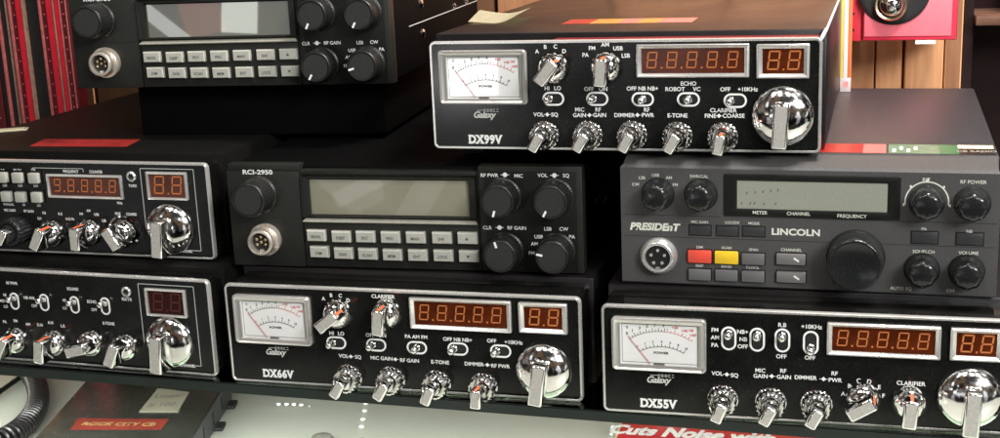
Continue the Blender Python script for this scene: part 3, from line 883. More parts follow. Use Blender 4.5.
TOPZ = GH + 2.62
P_ = [to_local(radio_upleft, *p) for p in ((-.1625, .087), (-.0951, .0886), (-.0905, .0644), (-.1566, .0626))]
s1 = sticker(radio_upleft, 'sticker', P_, TOPZ, 'st_red')
mb = MB()
tcx, tcy = sum(p[0] for p in P_) / 4, sum(p[1] for p in P_) / 4
put_text(mb, 'ROCK CITY CB', tcx, tcy, 5.2, y=TOPZ + .16, offset=.03, top=True)
mb.build('sticker_lettering', 'st_dred', s1, smooth=False)
# strip sticker on the top radio: red, orange, pink bands
P_ = [to_local(radio_top, *p) for p in ((.1862, .1167), (.2469, .1091), (.247, .0771), (.1751, .0871))]
x0 = min(p[0] for p in P_); x1 = max(p[0] for p in P_)
ya, yb = 58, 84
bands = [(0, .22, 'st_red'), (.22, .44, 'st_orange'), (.44, .58, 'st_pink'), (.58, .74, 'st_orange'), (.74, 1, 'st_pink')]
for a, b, m_ in bands:
    pa = x0 + (x1 - x0) * a; pb = x0 + (x1 - x0) * b
    sticker(radio_top, 'sticker', [(pa, ya), (pb, ya), (pb, yb), (pa, yb)], TOPZ, m_)

# ------------------------------------------------------------------ charcoal radios with grey keys
BW, BH = 201.0, 58.1


def rci_knob(root, x, z, ang, tuner=False):
    mb = MB()
    d = 16 if tuner else 14
    r = 9.6 if tuner else 9.1
    mb.lathe(x, z, [(r + 1.3, 0, 0), (r + 1.2, 1.6, 0), (r + .5, 2.2), (r + .3, d - 1.2), (r - .1, d - .4, 0), (r - .7, d, 0), (r - 1.3, d - .1, 0), (r - 1.8, d - .35, 0), (.5, d - .35, 0)], n=120, flute=40, fd=.35)
    k = mb.build('knob', 'knob', root, angle=40)
    mb = MB(); mb.lathe(x, z, [(r - 1.75, d - .3), (r - 1.8, d - .25), (.3, d - .2)], n=48)
    mb.build('cap', 'knob_cap', k)
    if ang is not None:
        mb = MB(); a = R(ang)
        mb.box(x - .55, x + .55, -d - .12, -d + .3, z + r - 4.0, z + r - .7, rot=a, piv=(x, z))
        mb.build('pointer_line', 'print', k, smooth=False)
    return k


def mic_socket(root, x, z, style):
    if style == 'rci':
        mb = MB(); mb.lathe(x, z, [(9.2, 0), (9.2, 2.4), (7.8, 2.8), (7.5, 3.0)] + [(7.5 - .25 * (i % 2), 3.2 + i * .55) for i in range(10)] + [(7.4, 9), (7.0, 9.5), (5.7, 9.4), (5.4, 6)], n=40, cap=False)
        s_ = mb.build('microphone_socket', 'nut', root, angle=60)
        r, d = 5.45, 6.4
        pins = [(0, 2.9), (2.5, 1.4), (2.5, -1.4), (-2.5, 1.4), (-2.5, -1.4), (0, 0)]
    else:
        mb = MB(); mb.lathe(x, z, [(9.6, 0), (9.6, 1.6), (9.0, 2.6), (8.1, 4.6), (7.4, 5.0), (6.5, 4.7), (6.3, 3)], n=48, cap=False)
        s_ = mb.build('microphone_socket', 'trim', root, angle=60)
        r, d = 6.35, 3.2
        pins = [(0, 3.6), (3.4, 1.1), (-3.4, 1.1), (2.1, -2.9), (-2.1, -2.9)]
    mb = MB(); mb.lathe(x, z, [(r, 0), (r, d), (.3, d)], n=36)
    mb.build('insert', 'hole', s_)
    for px, pz in pins:
        mb = MB(); mb.lathe(x + px, z + pz, [(.85, d - .2), (.85, d + 1.0), (.5, d + 1.4), (.05, d + 1.5)], n=12)
        mb.build('pin', 'gold' if style == 'rci' else 'silver', s_)
    mb = MB(); mb.box(x - 1.0, x + 1.0, -d - 1.5, -d + 1, z - r + .1, z - r + 1.3)
    mb.build('key_tab', 'trim', s_)
    return s_


def rci_radio(pose, label, lcd):
    x, y, z, ya = pose
    root = thing('two_way_radio', label, 'radio', (x, y, z), ya, 'charcoal radios with rows of grey keys')
    W_, H = BW, BH
    # body
    mb = MB(); mb.box(1.0, W_ - 1.0, 7, 245, 1.5, H - 1.6, b=.8)
    body = mb.build('cover', 'matte_black', root)
    mb = MB(); mb.box(W_ - 1.05, W_ - .6, 44, 243, 28.8, 29.3)
    mb.build('seam', 'print_dim', body, smooth=False)
    for sy, sz, r_ in ((75, 40.6, 3.0), (75.8, 21.6, 3.0), (166, 31.5, 1.9), (205, 31.5, 1.9)):
        mb = MB()
        mb.lathe(0, 0, [(r_, 0), (r_, .8), (r_ * .7, 1.5), (.1, 1.8)], n=20)
        for v in mb.bm.verts:
            v.co = Vector((W_ - 1.0 - v.co.y, sy + v.co.x, sz + v.co.z))
        mb.build('screw', 'chrome', root)
    # front moulding built from three sections round a recessed display
    mb = MB()
    mb.box(0, 43.0, 0, 9, 0, H - 4, b=.5)               # left section
    mb.box(0.6, 43.0, 1.3, 9, H - 4.2, H, b=.4)
    mb.box(43.4, 144.2, .9, 9, 0, 28.6, b=.4)            # key section
    mb.box(43.4, 144.2, 1.0, 9, 50.2, H - 3.2, b=.4)     # above display
    mb.box(43.4, 48.0, .8, 9, 28.2, 50.6)
    mb.box(139.2, 144.2, .8, 9, 28.2, 50.6)
    mb.box(144.7, W_, 0, 9, 0, H, b=.9)                  # right section
    mb.build('front_panel', 'rci', root)
    mb = MB()
    mb.box(148.3, W_ - 3.2, -.25, .2, .9, H - 2.6, b=.1)
    mb.build('control_panel', 'rci_dark', root)
    mb = MB(); mb.box(0.5, 42.6, -.06, .1, 27.6, 28.0); mb.box(144.3, 144.6, -.02, 1, 1, H - 2)
    mb.build('groove', 'hole', root, smooth=False)
    # sloping ledge under the window
    mb = MB()
    mb.skin([[(43.6, -.9, 26.4), (143.8, -.9, 26.4), (143.8, -.6, 25.9), (43.6, -.6, 25.9)], [(47.6, 3.8, 30.4), (140.0, 3.8, 30.4), (140.0, 3.9, 25.0), (47.6, 3.9, 25.0)]], cap0=True, cap1=True)
    mb.build('display_ledge', 'ledge', root, smooth=False)
    mb = MB()
    mb.skin([[(p[0], -.5, p[1]) for p in ((43.6, 29), (144, 29), (144, 53), (43.6, 53))], [(p[0], 3.8, p[1]) for p in ((47.4, 30.0), (140, 30.0), (140, 49.0), (47.4, 49.0))]], cap0=False, cap1=False)
    mb.build('display_frame', 'rci_dark', root, smooth=False)
    mb = MB(); mb.box(47.0, 140.2, 3.0, 6, 29.8, 49.4)
    mb.build('display', lcd, root, smooth=False)
    names = ('NB/ANL', 'R.BEEP', 'SPLIT', 'PRG', 'MAN', 'SHF', '^', 'DIM', 'SWR', 'SCAN', 'MEM', 'ENT', 'LOCK', 'v')
    for (bx, bz), nm in zip(B_['btn'], names):
        mb = MB()
        x0, x1, z0, z1 = bx - 5.4, bx + 5.4, bz - 3.2, bz + 3.2
        mb.skin([[(x0, 1, z0), (x1, 1, z0), (x1, 1, z1), (x0, 1, z1)], [(x0, -1.4, z0), (x1, -1.4, z0), (x1, -1.4, z1), (x0, -1.4, z1)], [(x0 + .5, -2.2, z0 + .5), (x1 - .5, -2.2, z0 + .5), (x1 - .5, -2.2, z1 - .7), (x0 + .5, -2.2, z1 - .7)]], cap1=True)
        k = mb.build('key', 'key', root, smooth=False)
        mb = MB()
        if nm in '^v':
            s_ = 1 if nm == '^' else -1
            mb.bm.faces.new(mb.loop([(bx - 1, -2.28, bz - .8 * s_), (bx + 1, -2.28, bz - .8 * s_), (bx, -2.28, bz + .9 * s_)]))
        else:
            put_text(mb, nm, bx, bz - .4, 1.7, y=-2.28, offset=.015, sx=.9 if len(nm) < 5 else .72)
        mb.build('key_lettering', 'print_dark', k, smooth=False)
    mb = MB()
    for s_, tx, tz, h in B_['text']:
        yy = -.4 if tx > 144 else -.12
        if s_ == '*':
            mb.lathe(tx, tz, [(1.25, .3), (1.25, .36), (.1, .37)], n=12); mb.box(tx - 2.3, tx + 2.3, -.36, -.3, tz - .15, tz + .15)
        elif s_ == 'RCI-2950': put_text(mb, 'RCI-2950', tx, tz, 2.5, y=-.12 if False else -.14, sx=1.3, offset=.03)
        else: put_text(mb, s_, tx, tz, h * .88, y=yy, offset=.012)
    mb.build('panel_lettering', 'print', root, smooth=False)
    for kd in B_['knob']:
        if kd[0] == 'tune': rci_knob(root, kd[1], kd[2], None, True)
        elif kd[0] == 'rci': rci_knob(root, kd[1], kd[2], KA[lcd][kd[3]])
        else: mic_socket(root, kd[1], kd[2], 'rci')
    for sx, sy in ((14, 24), (W_ - 14, 24), (14, 200), (W_ - 14, 200)):
        mb = MB(); mb.box(sx - 6, sx + 6, sy - 6, sy + 6, 0.1, 1.7); mb.build('foot', 'rubber', root)
    return root


KA = {'lcd': {200: 197, 205: 207, -15: -17, -75: -78}, 'lcd_b': {200: 205, 205: 207, -15: 210, -75: -105}}
rci_mid = rci_radio((-0.0049, 0.0243, 0.0604, 0.0326), 'charcoal radio with a complete olive display and grey keys under the topmost radio', 'lcd')
rci_top = rci_radio((-0.1281, 0.0787, 0.1536, 0.0721), 'charcoal radio with grey keys set back and cut off by the top edge', 'lcd_b')

# ------------------------------------------------------------------ grey radio
LW, LH = 181.5, 60.8


def grey_radio(pose, label):
    x, y, z, ya = pose
    root = thing('two_way_radio', label, 'radio', (x, y, z), ya)
    mb = MB()
    # front moulding: flat face, sloping top lip
    prof = [(0, 0.8), (0, LH), (.9, LH + 1.3), (14, LH + 5.2), (20, LH + 5.2), (20, 0), (.8, 0)]
    L0 = [(0.0 + (1.4 if p[1] > LH + .5 else 0), p[0], p[1]) for p in prof]
    L1 = [(LW - (1.4 if p[1] > LH + .5 else 0), p[0], p[1]) for p in prof]
    mb.skin([L0, L1], cap0=True, cap1=True)
    mb.build('front_panel', 'lin', root, angle=20)
    mb = MB(); mb.box(.8, LW - .3, 14.5, 238, 2, LH + 5.9, b=1.3)
    mb.build('cover', 'lincover', root)
    mb = MB()
    for q in ((1, 51, 36.2, 36.5), (1, LW - 1, 24.9, 25.15), (137, LW - 1, 36.6, 36.9)):
        mb.box(q[0], q[1], -.03, .1, q[2], q[3])
    mb.build('groove', 'hole', root, smooth=False)
    mb = MB(); mb.frame(rrect(52.4, 136.4, 37.1, 58.5, .6, 3), rrect(58.8, 130.5, 41.0, 55.2, .4, 3), [(0, .1), (0, -.7), (.05, -.8), (.85, -.8), (1, -.3), (1, .2)])
    bz = mb.build('display_bezel', 'rci_dark', root)
    mb = MB(); mb.box(58.6, 130.7, -.1, .3, 40.8, 55.4)
    mb.build('display', 'linlcd', root, smooth=False)
    mb = MB()
    for dx, dz in D_['dots']:
        mb.box(dx - .25, dx + .25, -.16, -.08, dz - .65, dz + .65, rot=.25)
    mb.build('display_marks', 'print_dark', root, smooth=False)
    SZ = {'d': (5.4, 2.5, 'linkey_dark'), 'r': (5.9, 3.3, 'redkey'), 'y': (5.9, 3.3, 'yellowkey'), 'g': (5.6, 2.9, 'linkey'), 'c': (7.1, 2.8, 'linchan'), 'p': (6.0, 2.9, 'linkey_dark')}
    for key, bx, bz_ in D_['btn']:
        w, h, m_ = SZ[key]
        mb = MB(); mb.box(bx - w - .5, bx + w + .5, -.07, .1, bz_ - h - .5, bz_ + h + .5)
        rc = mb.build('button', 'hole', root, smooth=False)
        d = {'d': .5, 'p': .6, 'r': 1.7, 'y': 1.7}.get(key, 1.9)
        mb = MB(); mb.box(bx - w, bx + w, -d, .1, bz_ - h, bz_ + h, b=.45)
        cap = mb.build('cap', m_, rc)
        if key == 'c':
            mb = MB(); mb.box(bx + 1.2, bx + 4.2, -d - .08, -d + .1, bz_ - .45, bz_ + .45, rot=.6)
            mb.build('mark', 'print', rc, smooth=False)
    pr, br = MB(), MB()
    for s_, tx, tz, h in D_['text']:
        if s_ == 'PRESIDENT':
            put_text(br, 'PRESIDEnT', tx, tz, 3.6, y=-.14, shear=.22, sx=1.04, offset=.05, spacing=1.0)
        elif s_ == 'LINCOLN':
            put_text(br, s_, tx, tz, 3.2, y=-.14, sx=1.2, offset=.035)
        else:
            yy = -.9 if 52 < tx < 137 and 37 < tz < 41 else -.12
            put_text(pr, s_, tx, tz, h * .9, y=yy, offset=.008)
    pr.build('panel_lettering', 'cream', root, smooth=False)
    br.build('maker_badge', 'cream', root, smooth=False)
    for kd in D_['knob']:
        kind, kx, kz = kd[:3]
        if kind == 'linc':
            mb = MB(); mb.lathe(kx, kz, [(8.5, 0, 0), (8.4, .9, 0), (7.9, 1.4, 0), (7.7, 2, 0), (7.3, 4.5), (6.9, 9.5), (6.2, 10.8), (4.6, 11.4, 0), (.3, 11.6, 0)], n=96, flute=8, fd=.4)
            mb.build('knob', 'linknob', root, angle=60)
        elif kind == 'big':
            mb = MB(); mb.lathe(kx, kz, [(14.0, 0, 0), (13.9, 1.5, 0), (13.3, 2.0, 0), (13.2, 3), (12.9, 14), (12.4, 15, 0), (11.6, 15.4, 0), (11.0, 15.1, 0), (.3, 15.1, 0)], n=160, flute=48, fd=.3)
            mb.build('knob', 'linknob', root, angle=60)
        else: mic_socket(root, kx, kz, 'lin')
    # ring scale round the upper inner knob
    mb = MB()
    kx, kz = 148.4, 46.5
    n = 40
    for i in range(n):
        a0 = R(-8) + R(196) * i / n; a1 = R(-8) + R(196) * (i + 1) / n
        q = [(kx + r_ * math.cos(a), -.12, kz + r_ * math.sin(a)) for r_, a in ((9.6, a0), (9.6, a1), (10.2, a1), (10.2, a0))]
        mb.bm.faces.new(mb.loop(q))
    for a in (-8, 45, 90, 135, 188):
        mb.box(kx + 10.6 * math.cos(R(a)) - .45, kx + 10.6 * math.cos(R(a)) + .45, -.14, -.06, kz + 10.6 * math.sin(R(a)) - .6, kz + 10.6 * math.sin(R(a)) + .6)
    mb.build('ring_scale', 'cream', root, smooth=False)
    # stickers along the front edge of the cover
    tz = LH + 5.95
    yA, yB = 16.5, 40
    def st(x0, x1, m_, a=yA, b=yB): return sticker(root, 'sticker', [(x0, a), (x1, a), (x1, b), (x0, b)], tz, m_)
    st(97.5, 118, 'st_red'); p_ = st(118, 129, 'st_pink')
    st(130.2, 146.0, 'st_lgreen'); st(146.0, 154, 'st_lgreen'); st(154, 163, 'st_green')
    s_ = st(163, 179.5, 'st_black', yA, 31); st(163, 179.5, 'st_cream', 31, yB)
    mb = MB(); put_text(mb, 'CB RADIO', 171.2, 24, 4.5, y=tz + .17, top=True, offset=.02, sx=.62); mb.build('sticker_lettering', 'ledge', s_, smooth=False)
    mb = MB()
    for i in range(4):
        mb.box(132 + i * 3.4, 133.6 + i * 3.4, 20 + (i % 2) * 6, 28 + (i % 2) * 6, tz + .1, tz + .17)
    mb.build('sticker_print', 'print', root, smooth=False)
    for sx, sy in ((14, 30), (LW - 14, 30), (14, 200), (LW - 14, 200)):
        mb = MB(); mb.box(sx - 5, sx + 5, sy - 5, sy + 5, -.6, 2.1); mb.build('foot', 'rubber', root)
    return root


grey = grey_radio((0.2182, 0.0197, 0.0601, -0.0256), 'dark grey radio with one red and one yellow button and a large black tuning knob')

# ------------------------------------------------------------------ black chassis under the raised radio
mb = MB(); mb.box(28, 188, 22, 200, 0, 33.0, b=.8)
ch = mb.build('chassis_box', 'matte_black')
ch.location = (-0.1281, 0.0787, 0.1203); ch.rotation_euler = (0, 0, 0.0721)
tag(ch, 'plain black metal box in shadow holding up the rear charcoal radio', 'box')

# ------------------------------------------------------------------ curled paper note on the top radio
mb = MB()
N, K = 14, 5
base = [to_local(radio_top, *p) for p in ((.1183, .0959), (.1083, .1557), (.1437, .1459), (.1479, .0886))]
grid = []
for i in range(N + 1):
    u = i / N
    row = []
    for j in range(K + 1):
        v = j / K
        x = (base[0][0] * (1 - v) + base[1][0] * v) * (1 - u) + (base[3][0] * (1 - v) + base[2][0] * v) * u
        y = (base[0][1] * (1 - v) + base[1][1] * v) * (1 - u) + (base[3][1] * (1 - v) + base[2][1] * v) * u
        z = .5 + 6.5 * max(0, u - .55) ** 1.6 * 2.2 + 2.2 * max(0, .3 - u) + .8 * math.sin(u * 6 + v * 2) * .3 + 1.5 * v * (1 - u)
        row.append(mb.bm.verts.new((x, y, TOPZ + z)))
    grid.append(row)
for i in range(N):
    for j in range(K):
        mb.bm.faces.new((grid[i][j], grid[i + 1][j], grid[i + 1][j + 1], grid[i][j + 1]))
bmesh.ops.solidify(mb.bm, geom=list(mb.bm.faces), thickness=.15)
nt_ = mb.build('paper_note', 'st_cream')
nt_.location = radio_top.location; nt_.rotation_euler = radio_top.rotation_euler
tag(nt_, 'curled cream paper note lying on top of the topmost chrome trimmed radio', 'paper note')
mb = MB()
for i in range(5):
    mb.box(-1.5 + i * 5.4, 2.2 + i * 5.4, 0, .05, 0, .8)
# small folded white slip at the far left edge
mb.bm.free()
mb = MB(); mb.box(0, 26, 0, 12, 0, .4, b=.1); mb.box(1, 24, 1, 10, .5, 1.0, b=.1)
sl = mb.build('paper_slip', 'st_cream'); sl.location = (-0.2185, 0.104, 0.1204)
sl.rotation_euler = (0, 0, .5)
tag(sl, 'small cream paper slip on the cover of the radio with square push buttons', 'paper slip')

# ------------------------------------------------------------------ red and black cases standing at the left
M['case_red'] = mat('bright_red_metal', (0.48, 0.010, 0.024), 0.35, noise=0.12, nscale=60)
M['case_dred'] = mat('dark_red_metal', (0.07, 0.004, 0.006), 0.4, noise=0.2, nscale=60)
M['case_pink'] = mat('worn_red_edge', (0.34, 0.08, 0.075), 0.4, noise=0.25, nscale=200)
M['case_black'] = mat('black_metal', (0.008, 0.007, 0.007), 0.45, noise=0.3, nscale=50)
M['case_tan'] = mat('worn_tan_edge', (0.22, 0.13, 0.09), 0.5, noise=0.25, nscale=200)


def case_(x, spec, label):
    """spec: list of (width, material, front offset)."""
    root = thing('ribbed_case', label, 'case', (x / 1000, 0.30, -0.0895), 0, 'upright red and black cases')
    cx = 0
    for w, m_, off in spec:
        mb = MB(); mb.box(cx, cx + w - .05, off, 14, 0, 330, b=.25, seg=1)
        o = mb.build('edge_strip' if w < 2.5 else 'front_panel', m_, root)
        if m_ == 'case_dred' and w > 3:
            mb = MB()
            for i in range(34):
                mb.lathe(cx + w / 2, 8 + i * 9.4, [(.75, -off + .01), (.75, -off + .3), (.2, -off + .35)], n=8)
            mb.build('rivet', 'case_pink', o)
        cx += w
    return root


case_(-356.5, [(8, 'case_dred', 1), (5, 'case_black', 3)], 'dark red case cut off by the left edge of the photo')
case_(-342.5, [(2.2, 'case_pink', 0), (5.2, 'case_black', 2), (1.6, 'case_tan', 1), (1.5, 'case_black', 2)], 'narrow black case with a pinkish edge at the far left')
case_(-331.5, [(2.2, 'case_pink', 0), (4.6, 'case_dred', 1.5), (5.8, 'case_red', .5), (1.4, 'case_tan', 0)], 'bright red case with a riveted dark strip left of the black case')
case_(-317.0, [(12.0, 'case_black', 4), (1.2, 'case_tan', 3)], 'wide black case between two bright red riveted cases')
case_(-303.4, [(2.0, 'case_pink', 0), (4.8, 'case_dred', 1.5), (6.2, 'case_red', .5), (1.2, 'case_tan', 0)], 'bright red case with a riveted dark strip right of the wide black case')
case_(-288.8, [(4.2, 'case_red', .5), (1.4, 'case_pink', 0)], 'thin bright red case second from the charcoal radio')
case_(-283.0, [(4.0, 'case_dred', .5), (1.4, 'case_pink', 0), (1.6, 'case_dred', .5)], 'thin dark red case beside the rear charcoal radio')

# ------------------------------------------------------------------ red horn box at the back right
M['horn_face'] = mat('coral_red_paint', (0.86, 0.18, 0.225), 0.35, noise=0.06, nscale=80)
M['horn_rim'] = mat('deep_coral_edge', (0.68, 0.03, 0.07), 0.35)
M['horn_side'] = mat('red_side', (0.60, 0.03, 0.05), 0.4)
hb = thing('signal_lamp_box', 'coral red box with a black round face and chrome dome in front of wooden planks', 'lamp box', (0.3355, 0.2990, 0.1523), 0)
mb = MB(); mb.box(0, 61.5, 1.5, 40, 0, 64, b=1.0); mb.build('housing', 'horn_side', hb)
mb = MB(); mb.box(.6, 61.0, -.8, 1.6, .4, 63.5, b=1.2); mb.build('rim', 'horn_rim', hb)
mb = MB(); mb.box(1.6, 57.6, -1.4, 0, 3.2, 62, b=.3); mb.build('face_plate', 'horn_face', hb)
mb = MB(); mb.lathe(20.5, 34.5, [(23.5, 1.3), (23.5, 2.0), (22.8, 2.4), (20, 2.2), (.3, 2.2)], n=64)
mb.build('black_disc', 'hole', hb)
mb = MB(); mb.lathe(18.5, 24.8, [(11.2, 2), (11.0, 5.5), (10.0, 7.0), (8.8, 6.6), (8.6, 3)], n=48, cap=False); mb.build('lens_ring', 'gold', hb)
mb = MB(); mb.lathe(18.9, 24.8, [(8.7, 3), (8.2, 7), (6.4, 10.5), (3.6, 12.6), (.3, 13.3)], n=48); mb.build('dome', 'chrome', hb)
mb = MB(); mb.box(35, 48, -1.0, -.6, -2.2, .3); mb.build('paper_label', 'white', hb, smooth=False)
# perforated red flange left of the face
mb = MB(); mb.box(-7.6, -.3, 2, 5, .0, 64, b=.4)
fl = mb.build('flange', 'horn_side', hb)
mb = MB()
for i in range(6):
    mb.lathe(-5.6, 7.5 + i * 11.0, [(.95, -1.9), (.95, -1.85), (.1, -1.84)], n=14)
mb.build('hole', 'hole', fl)
for sx in (8, 50):
    mb = MB(); mb.box(sx - 3, sx + 3, 38, 61, 20, 40); mb.build('wall_bracket', 'horn_side', hb)

# hanging strip and price tag between the radios
M['strip_y'] = mat('yellow_plastic_strip', (0.80, 0.55, 0.12), 0.4, noise=0.15, nscale=60)
M['strip_o'] = mat('orange_plastic_edge', (0.75, 0.20, 0.07), 0.4)
st_ = thing('hanging_strip', 'narrow yellow and white strip hanging behind the topmost chrome trimmed radio', 'strip', (0.3223, 0.262, 0.1235), 0)
mb = MB(); mb.box(0, 2.0, 0, 1.2, 0, 130, b=.2); mb.build('yellow_edge', 'strip_y', st_)
mb = MB(); mb.box(2.05, 4.6, -.3, 1.2, 0, 130, b=.2); mb.build('white_band', 'white', st_)
mb = MB(); mb.box(4.65, 7.2, 0, 1.2, 0, 130, b=.2); mb.build('orange_edge', 'strip_o', st_)
M['tag_paper'] = mat('tag_paper', (0.30, 0.26, 0.27), 0.5)
pt = thing('price_tag', 'small grey tag with a red square standing on the dark grey radio', 'price tag', (0.3228, 0.236, 0.1271), 0)
mb = MB(); mb.box(0, 6.6, 0, .5, 0, 9.4, b=.1); mb.build('card', 'tag_paper', pt)
mb = MB(); mb.box(1.9, 5.0, -.1, .1, 3.2, 6.8); mb.build('red_square', 'st_pink', pt, smooth=False)
pt.rotation_euler = (R(-25), 0, 0)

# black unit on the cabinet shelf
un = thing('stereo_unit', 'black unit with a pale trim line on the shelf of the dark cabinet', 'electronic unit', (0.435, 0.372, 0.1627), 0)
mb = MB(); mb.box(0, 160, 0, 40, 0, 45, b=.8); mb.build('housing', 'case_black', un)
mb = MB(); mb.box(1, 2, -.4, .1, 1, 44); mb.box(3, 150, -.4, .1, 5, 6.2); mb.build('trim', 'print_dim', un)

# ------------------------------------------------------------------ things on the pale counter below the shelf
M['lowbox'] = mat('scuffed_black_case', (0.020, 0.021, 0.017), 0.22, noise=0.3, nscale=25, rvar=0.1)
M['lowside'] = mat('grey_black_side', (0.03, 0.034, 0.035), 0.4, noise=0.2, nscale=60)
lb = thing('amplifier_case', 'flat black case with a red sticker and a price label on the pale counter', 'electronic case', (-0.2005, 0.1545, -0.0898), R(-16.5))
# local: x along the back edge to the right, -y towards the viewer
lb.rotation_euler = (0, 0, R(17 - 17))
ang = math.atan2(0.0184, 0.0553)
lb.rotation_euler = (0, 0, ang * .8)
mb = MB(); mb.box(0, 104, -190, 0, 1.2, 20, b=1.2)
mb.build('housing', 'lowbox', lb)
mb = MB(); mb.box(104.02, 104.7, -189, -1, 2, 19); sd = mb.build('side_panel', 'lowside', lb, smooth=False)
for i in range(5):
    mb = MB(); mb.box(104.65, 104.9, -34 - i * 27, -31 - i * 27, 6, 15); mb.build('vent_slot', 'hole', sd, smooth=False)
for fy in (-12, -52, -150):
    mb = MB(); mb.box(96, 110, fy - 6, fy + 6, 0, 3.0, b=.8); mb.build('foot', 'rubber', lb)


LOWRED = [(-0.1642, 0.0875), (-0.1012, 0.0963), (-0.0975, 0.0792), (-0.1582, 0.0689)]
LOWTAG = [(-0.1377, 0.1463), (-0.1115, 0.1428), (-0.1013, 0.1085), (-0.1281, 0.1041)]
CORDLINE = [(-0.2971, 0.2083), (-0.2663, 0.182), (-0.2411, 0.1527), (-0.2233, 0.1244), (-0.2131, 0.0968), (-0.2119, 0.0728), (-0.2239, 0.0574)]
CORDTAIL = [(-0.2788, 0.1444), (-0.2814, 0.1683), (-0.2842, 0.1935), (-0.2884, 0.2151)]


def low_local(x, y):
    a = lb.rotation_euler.z
    dx, dy = x + 0.2005, y - 0.1545
    return ((dx * math.cos(a) + dy * math.sin(a)) * 1000, (-dx * math.sin(a) + dy * math.cos(a)) * 1000)


q_ = [low_local(*p) for p in LOWRED]
s_ = sticker(lb, 'sticker', q_, 20.05, 'st_dull')
mb = MB(); cxy = (sum(p[0] for p in q_) / 4, sum(p[1] for p in q_) / 4)
put_text(mb, 'ROCK CITY CB', cxy[0], cxy[1], 5.5, y=20.22, top=True, offset=.03, sx=.95, rot=math.atan2(q_[1][1] - q_[0][1], q_[1][0] - q_[0][0]))
mb.build('sticker_lettering', 'st_dullyel', s_, smooth=False)
q_ = [low_local(*p) for p in LOWTAG]
s_ = sticker(lb, 'price_label', q_, 20.05, 'st_label', th=.6)
mb = MB(); cxy = (sum(p[0] for p in q_) / 4, sum(p[1] for p in q_) / 4)
put_text(mb, 'Linear', cxy[0], cxy[1] + 9, 7, y=20.72, top=True, offset=.0, sx=.8)
put_text(mb, '# 100', cxy[0] - 1, cxy[1] - 7, 7, y=20.72, top=True, offset=.0, sx=.8)
mb.build('handwriting', 'print_dark', s_, smooth=False)

# coiled cord
M['cord'] = mat('black_coiled_cord', (0.010, 0.009, 0.009), 0.3)
cd = thing('coiled_cord', 'thick black coiled microphone cord lying at the left of the pale counter', 'cord', (-0.27, 0.16, -0.0898))
def bez(ps, n):
    out = []
    for i in range(len(ps) - 1):
        p0, p1, p2, p3 = ps[max(i - 1, 0)], ps[i], ps[i + 1], ps[min(i + 2, len(ps) - 1)]
        for k in range(n):
            t_ = k / n
            out.append(0.5 * ((2 * p1) + (-p0 + p2) * t_ + (2 * p0 - 5 * p1 + 4 * p2 - p3) * t_ ** 2 + (-p0 + 3 * p1 - 3 * p2 + p3) * t_ ** 3))
    return out + [ps[-1]]


cl = bez([Vector((x * 1000 + 270, y * 1000 - 160, 8.5)) for x, y in CORDLINE], 110)
hel = []
acc = 0.0
for i, p in enumerate(cl):
    q = cl[min(i + 1, len(cl) - 1)]
    d = (q - p) if i < len(cl) - 1 else (p - cl[i - 1])
    acc += d.length
    dn = d.normalized()
    a = Vector((0, 0, 1)).cross(dn).normalized()
    ph = 2 * PI * acc / 3.9
    hel.append(p + a * math.cos(ph) * 6.3 + Vector((0, 0, 1)) * math.sin(ph) * 6.3)
mb = MB(); mb.tube(hel, 1.75, 8); mb.build('coil', 'cord', cd)
mb = MB(); mb.tube(bez([Vector((x * 1000 + 270, y * 1000 - 160, 3.2)) for x, y in CORDTAIL], 14), 2.0, 8); mb.build('tail', 'cord', cd)

# red flyer box
M['flyer'] = mat('red_card', (0.55, 0.02, 0.03), 0.35, noise=0.1, nscale=60)
fl_ = thing('red_box', 'red boxed product with white lettering on the counter under the right radio', 'box', (0.1885, 0.185, -0.0898), 0)
fl_.rotation_euler = (0, 0, R(0.8))
mb = MB(); mb.box(0, 150, -110, 10, 0, 5, b=.3); mb.build('carton', 'flyer', fl_)
mb = MB(); mb.box(-1.6, 0, -110, 10, 0, 4.6, b=.1); mb.build('edge', 'st_cream', fl_)
mb = MB(); put_text(mb, 'Cuts Noise with', 47, -20.5, 14, y=5.1, top=True, offset=.05, shear=.2, sx=.8)
mb.build('lettering', 'print', fl_, smooth=False)

M['plug'] = mat('dull_grey_rubber', (0.16, 0.16, 0.135), 0.6)
mb = MB(); mb.lathe(0, 0, [(8.5, 0), (8.2, 3), (6.5, 5.5), (3, 6.6), (.3, 7)], n=32)
for v in mb.bm.verts: v.co = Vector((v.co.x, v.co.z, -v.co.y))
pk = mb.build('rubber_plug', 'plug'); pk.location = (-0.003, 0.119, -0.0898)
tag(pk, 'small dull grey rounded plug on the pale counter, cut off by the bottom edge', 'plug')

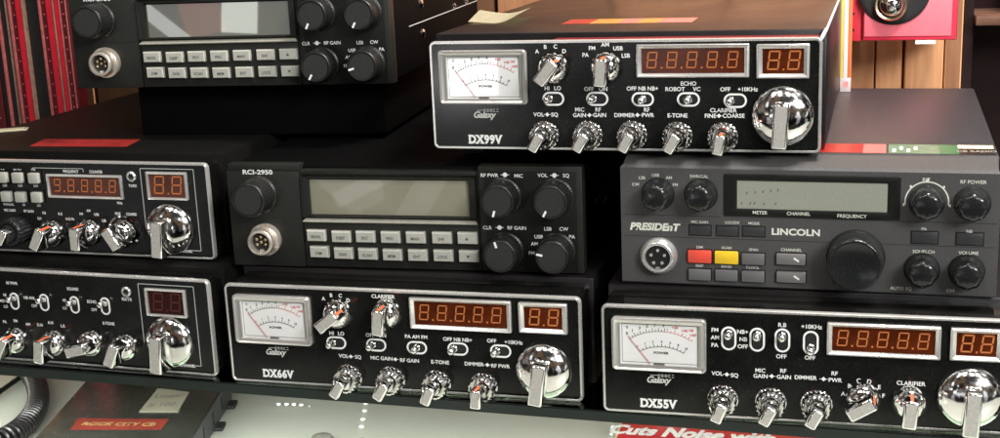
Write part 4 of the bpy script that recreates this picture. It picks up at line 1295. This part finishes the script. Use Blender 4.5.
# rows of lamp reflections on the counter, modelled as small white solids
M['glint'] = mat('white_glint', (0.85, 0.86, 0.84), 0.25, noise=0.02)
B0 = None
ORD = ('first', 'second', 'third', 'fourth', 'last')
for lab, z_, grp, pts in (('modelled lamp-reflection bead, %s from the left in the level row beside the black case', -0.0897, 'modelled lamp reflections in a level row on the pale counter', [(-0.0608, 0.1773), (-0.0553, 0.1782), (-0.0497, 0.1788), (-0.0441, 0.1791), (-0.0376, 0.1783)]),
                          ('modelled lamp-reflection bead, %s from the back in the row leading towards the viewer', -0.0897, 'modelled lamp reflections in a row towards the viewer', [(0.0012, 0.1894), (0.0052, 0.176), (0.0097, 0.1612), (0.0135, 0.1486)]),
                          ('modelled lamp-reflection bead, %s from the back beside the edge of the red box', -0.0897, 'modelled lamp reflections beside the red box', [(0.1808, 0.1883), (0.1820, 0.1765), (0.1833, 0.165)]),
                          ('modelled lamp-reflection bead, %s from the left on top of the red box', -0.0846, 'modelled lamp reflections on the red box', [(0.2124, 0.178), (0.2176, 0.1789), (0.2236, 0.1783), (0.2304, 0.1769)])):
    for i, (px, py) in enumerate(pts):
        if B0 is None:
            mb = MB(); bmesh.ops.create_uvsphere(mb.bm, u_segments=16, v_segments=10, radius=1.9)
            for v in mb.bm.verts: v.co = Vector((v.co.x, v.co.y, v.co.z * .55 + 1.0))
            b = mb.build('glint', 'glint'); B0 = b
        else:
            b = B0.copy(); COL.objects.link(b)
        b.location = (px, py, z_)
        if i == 4: b.scale = (.5, .5, .5)
        b['label'] = lab % ORD[i]; b['category'] = 'glint'; b['group'] = grp

# lamps added behind the viewer to give the glossy panes their reflections
bpy.context.view_layer.update()


def face_point(root, x, z, y=0.0):
    return root.matrix_world @ Vector((x / 1000, y / 1000, z / 1000))


nT = rci_top.matrix_world.to_3x3() @ Vector((0, -1, 0))
nE = radio_top.matrix_world.to_3x3() @ Vector((0, -1, 0))
mirror_lamp('display_reflection_lamp', face_point(rci_top, 108, 43), nT, (0.045, 0.05), 0.9, 5, (0.95, 1, 0.9)).rotation_euler.y += .1
l_ = mirror_lamp('streak_lamp', face_point(rci_top, 56, 40), nT, (0.10, 0.018), 0.9, 3.2); l_.rotation_euler.rotate_axis('Z', -.75)  # lamp added for a pale streak in the upper display
l_ = mirror_lamp('red_patch_lamp', face_point(rci_top, 84, 42), nT, (0.05, 0.05), 0.9, .9, (1, .25, .15)); l_.rotation_euler.rotate_axis('Z', .2)  # lamp added for a reddish patch in the upper display
nB = rci_mid.matrix_world.to_3x3() @ Vector((0, -1, 0))
l_ = mirror_lamp('streak_lamp', face_point(rci_mid, 112, 40), nB, (0.12, 0.035), 0.9, .45); l_.rotation_euler.rotate_axis('Z', 1.0)  # lamps added for soft diagonal bands in the lower display
l_ = mirror_lamp('streak_lamp', face_point(rci_mid, 82, 47), nB, (0.09, 0.02), 0.9, .6); l_.rotation_euler.rotate_axis('Z', .4)
mirror_lamp('radio_reflection_lamp', face_point(radio_top, 20, 38), nE, (0.085, 0.05), 1.1, 11)
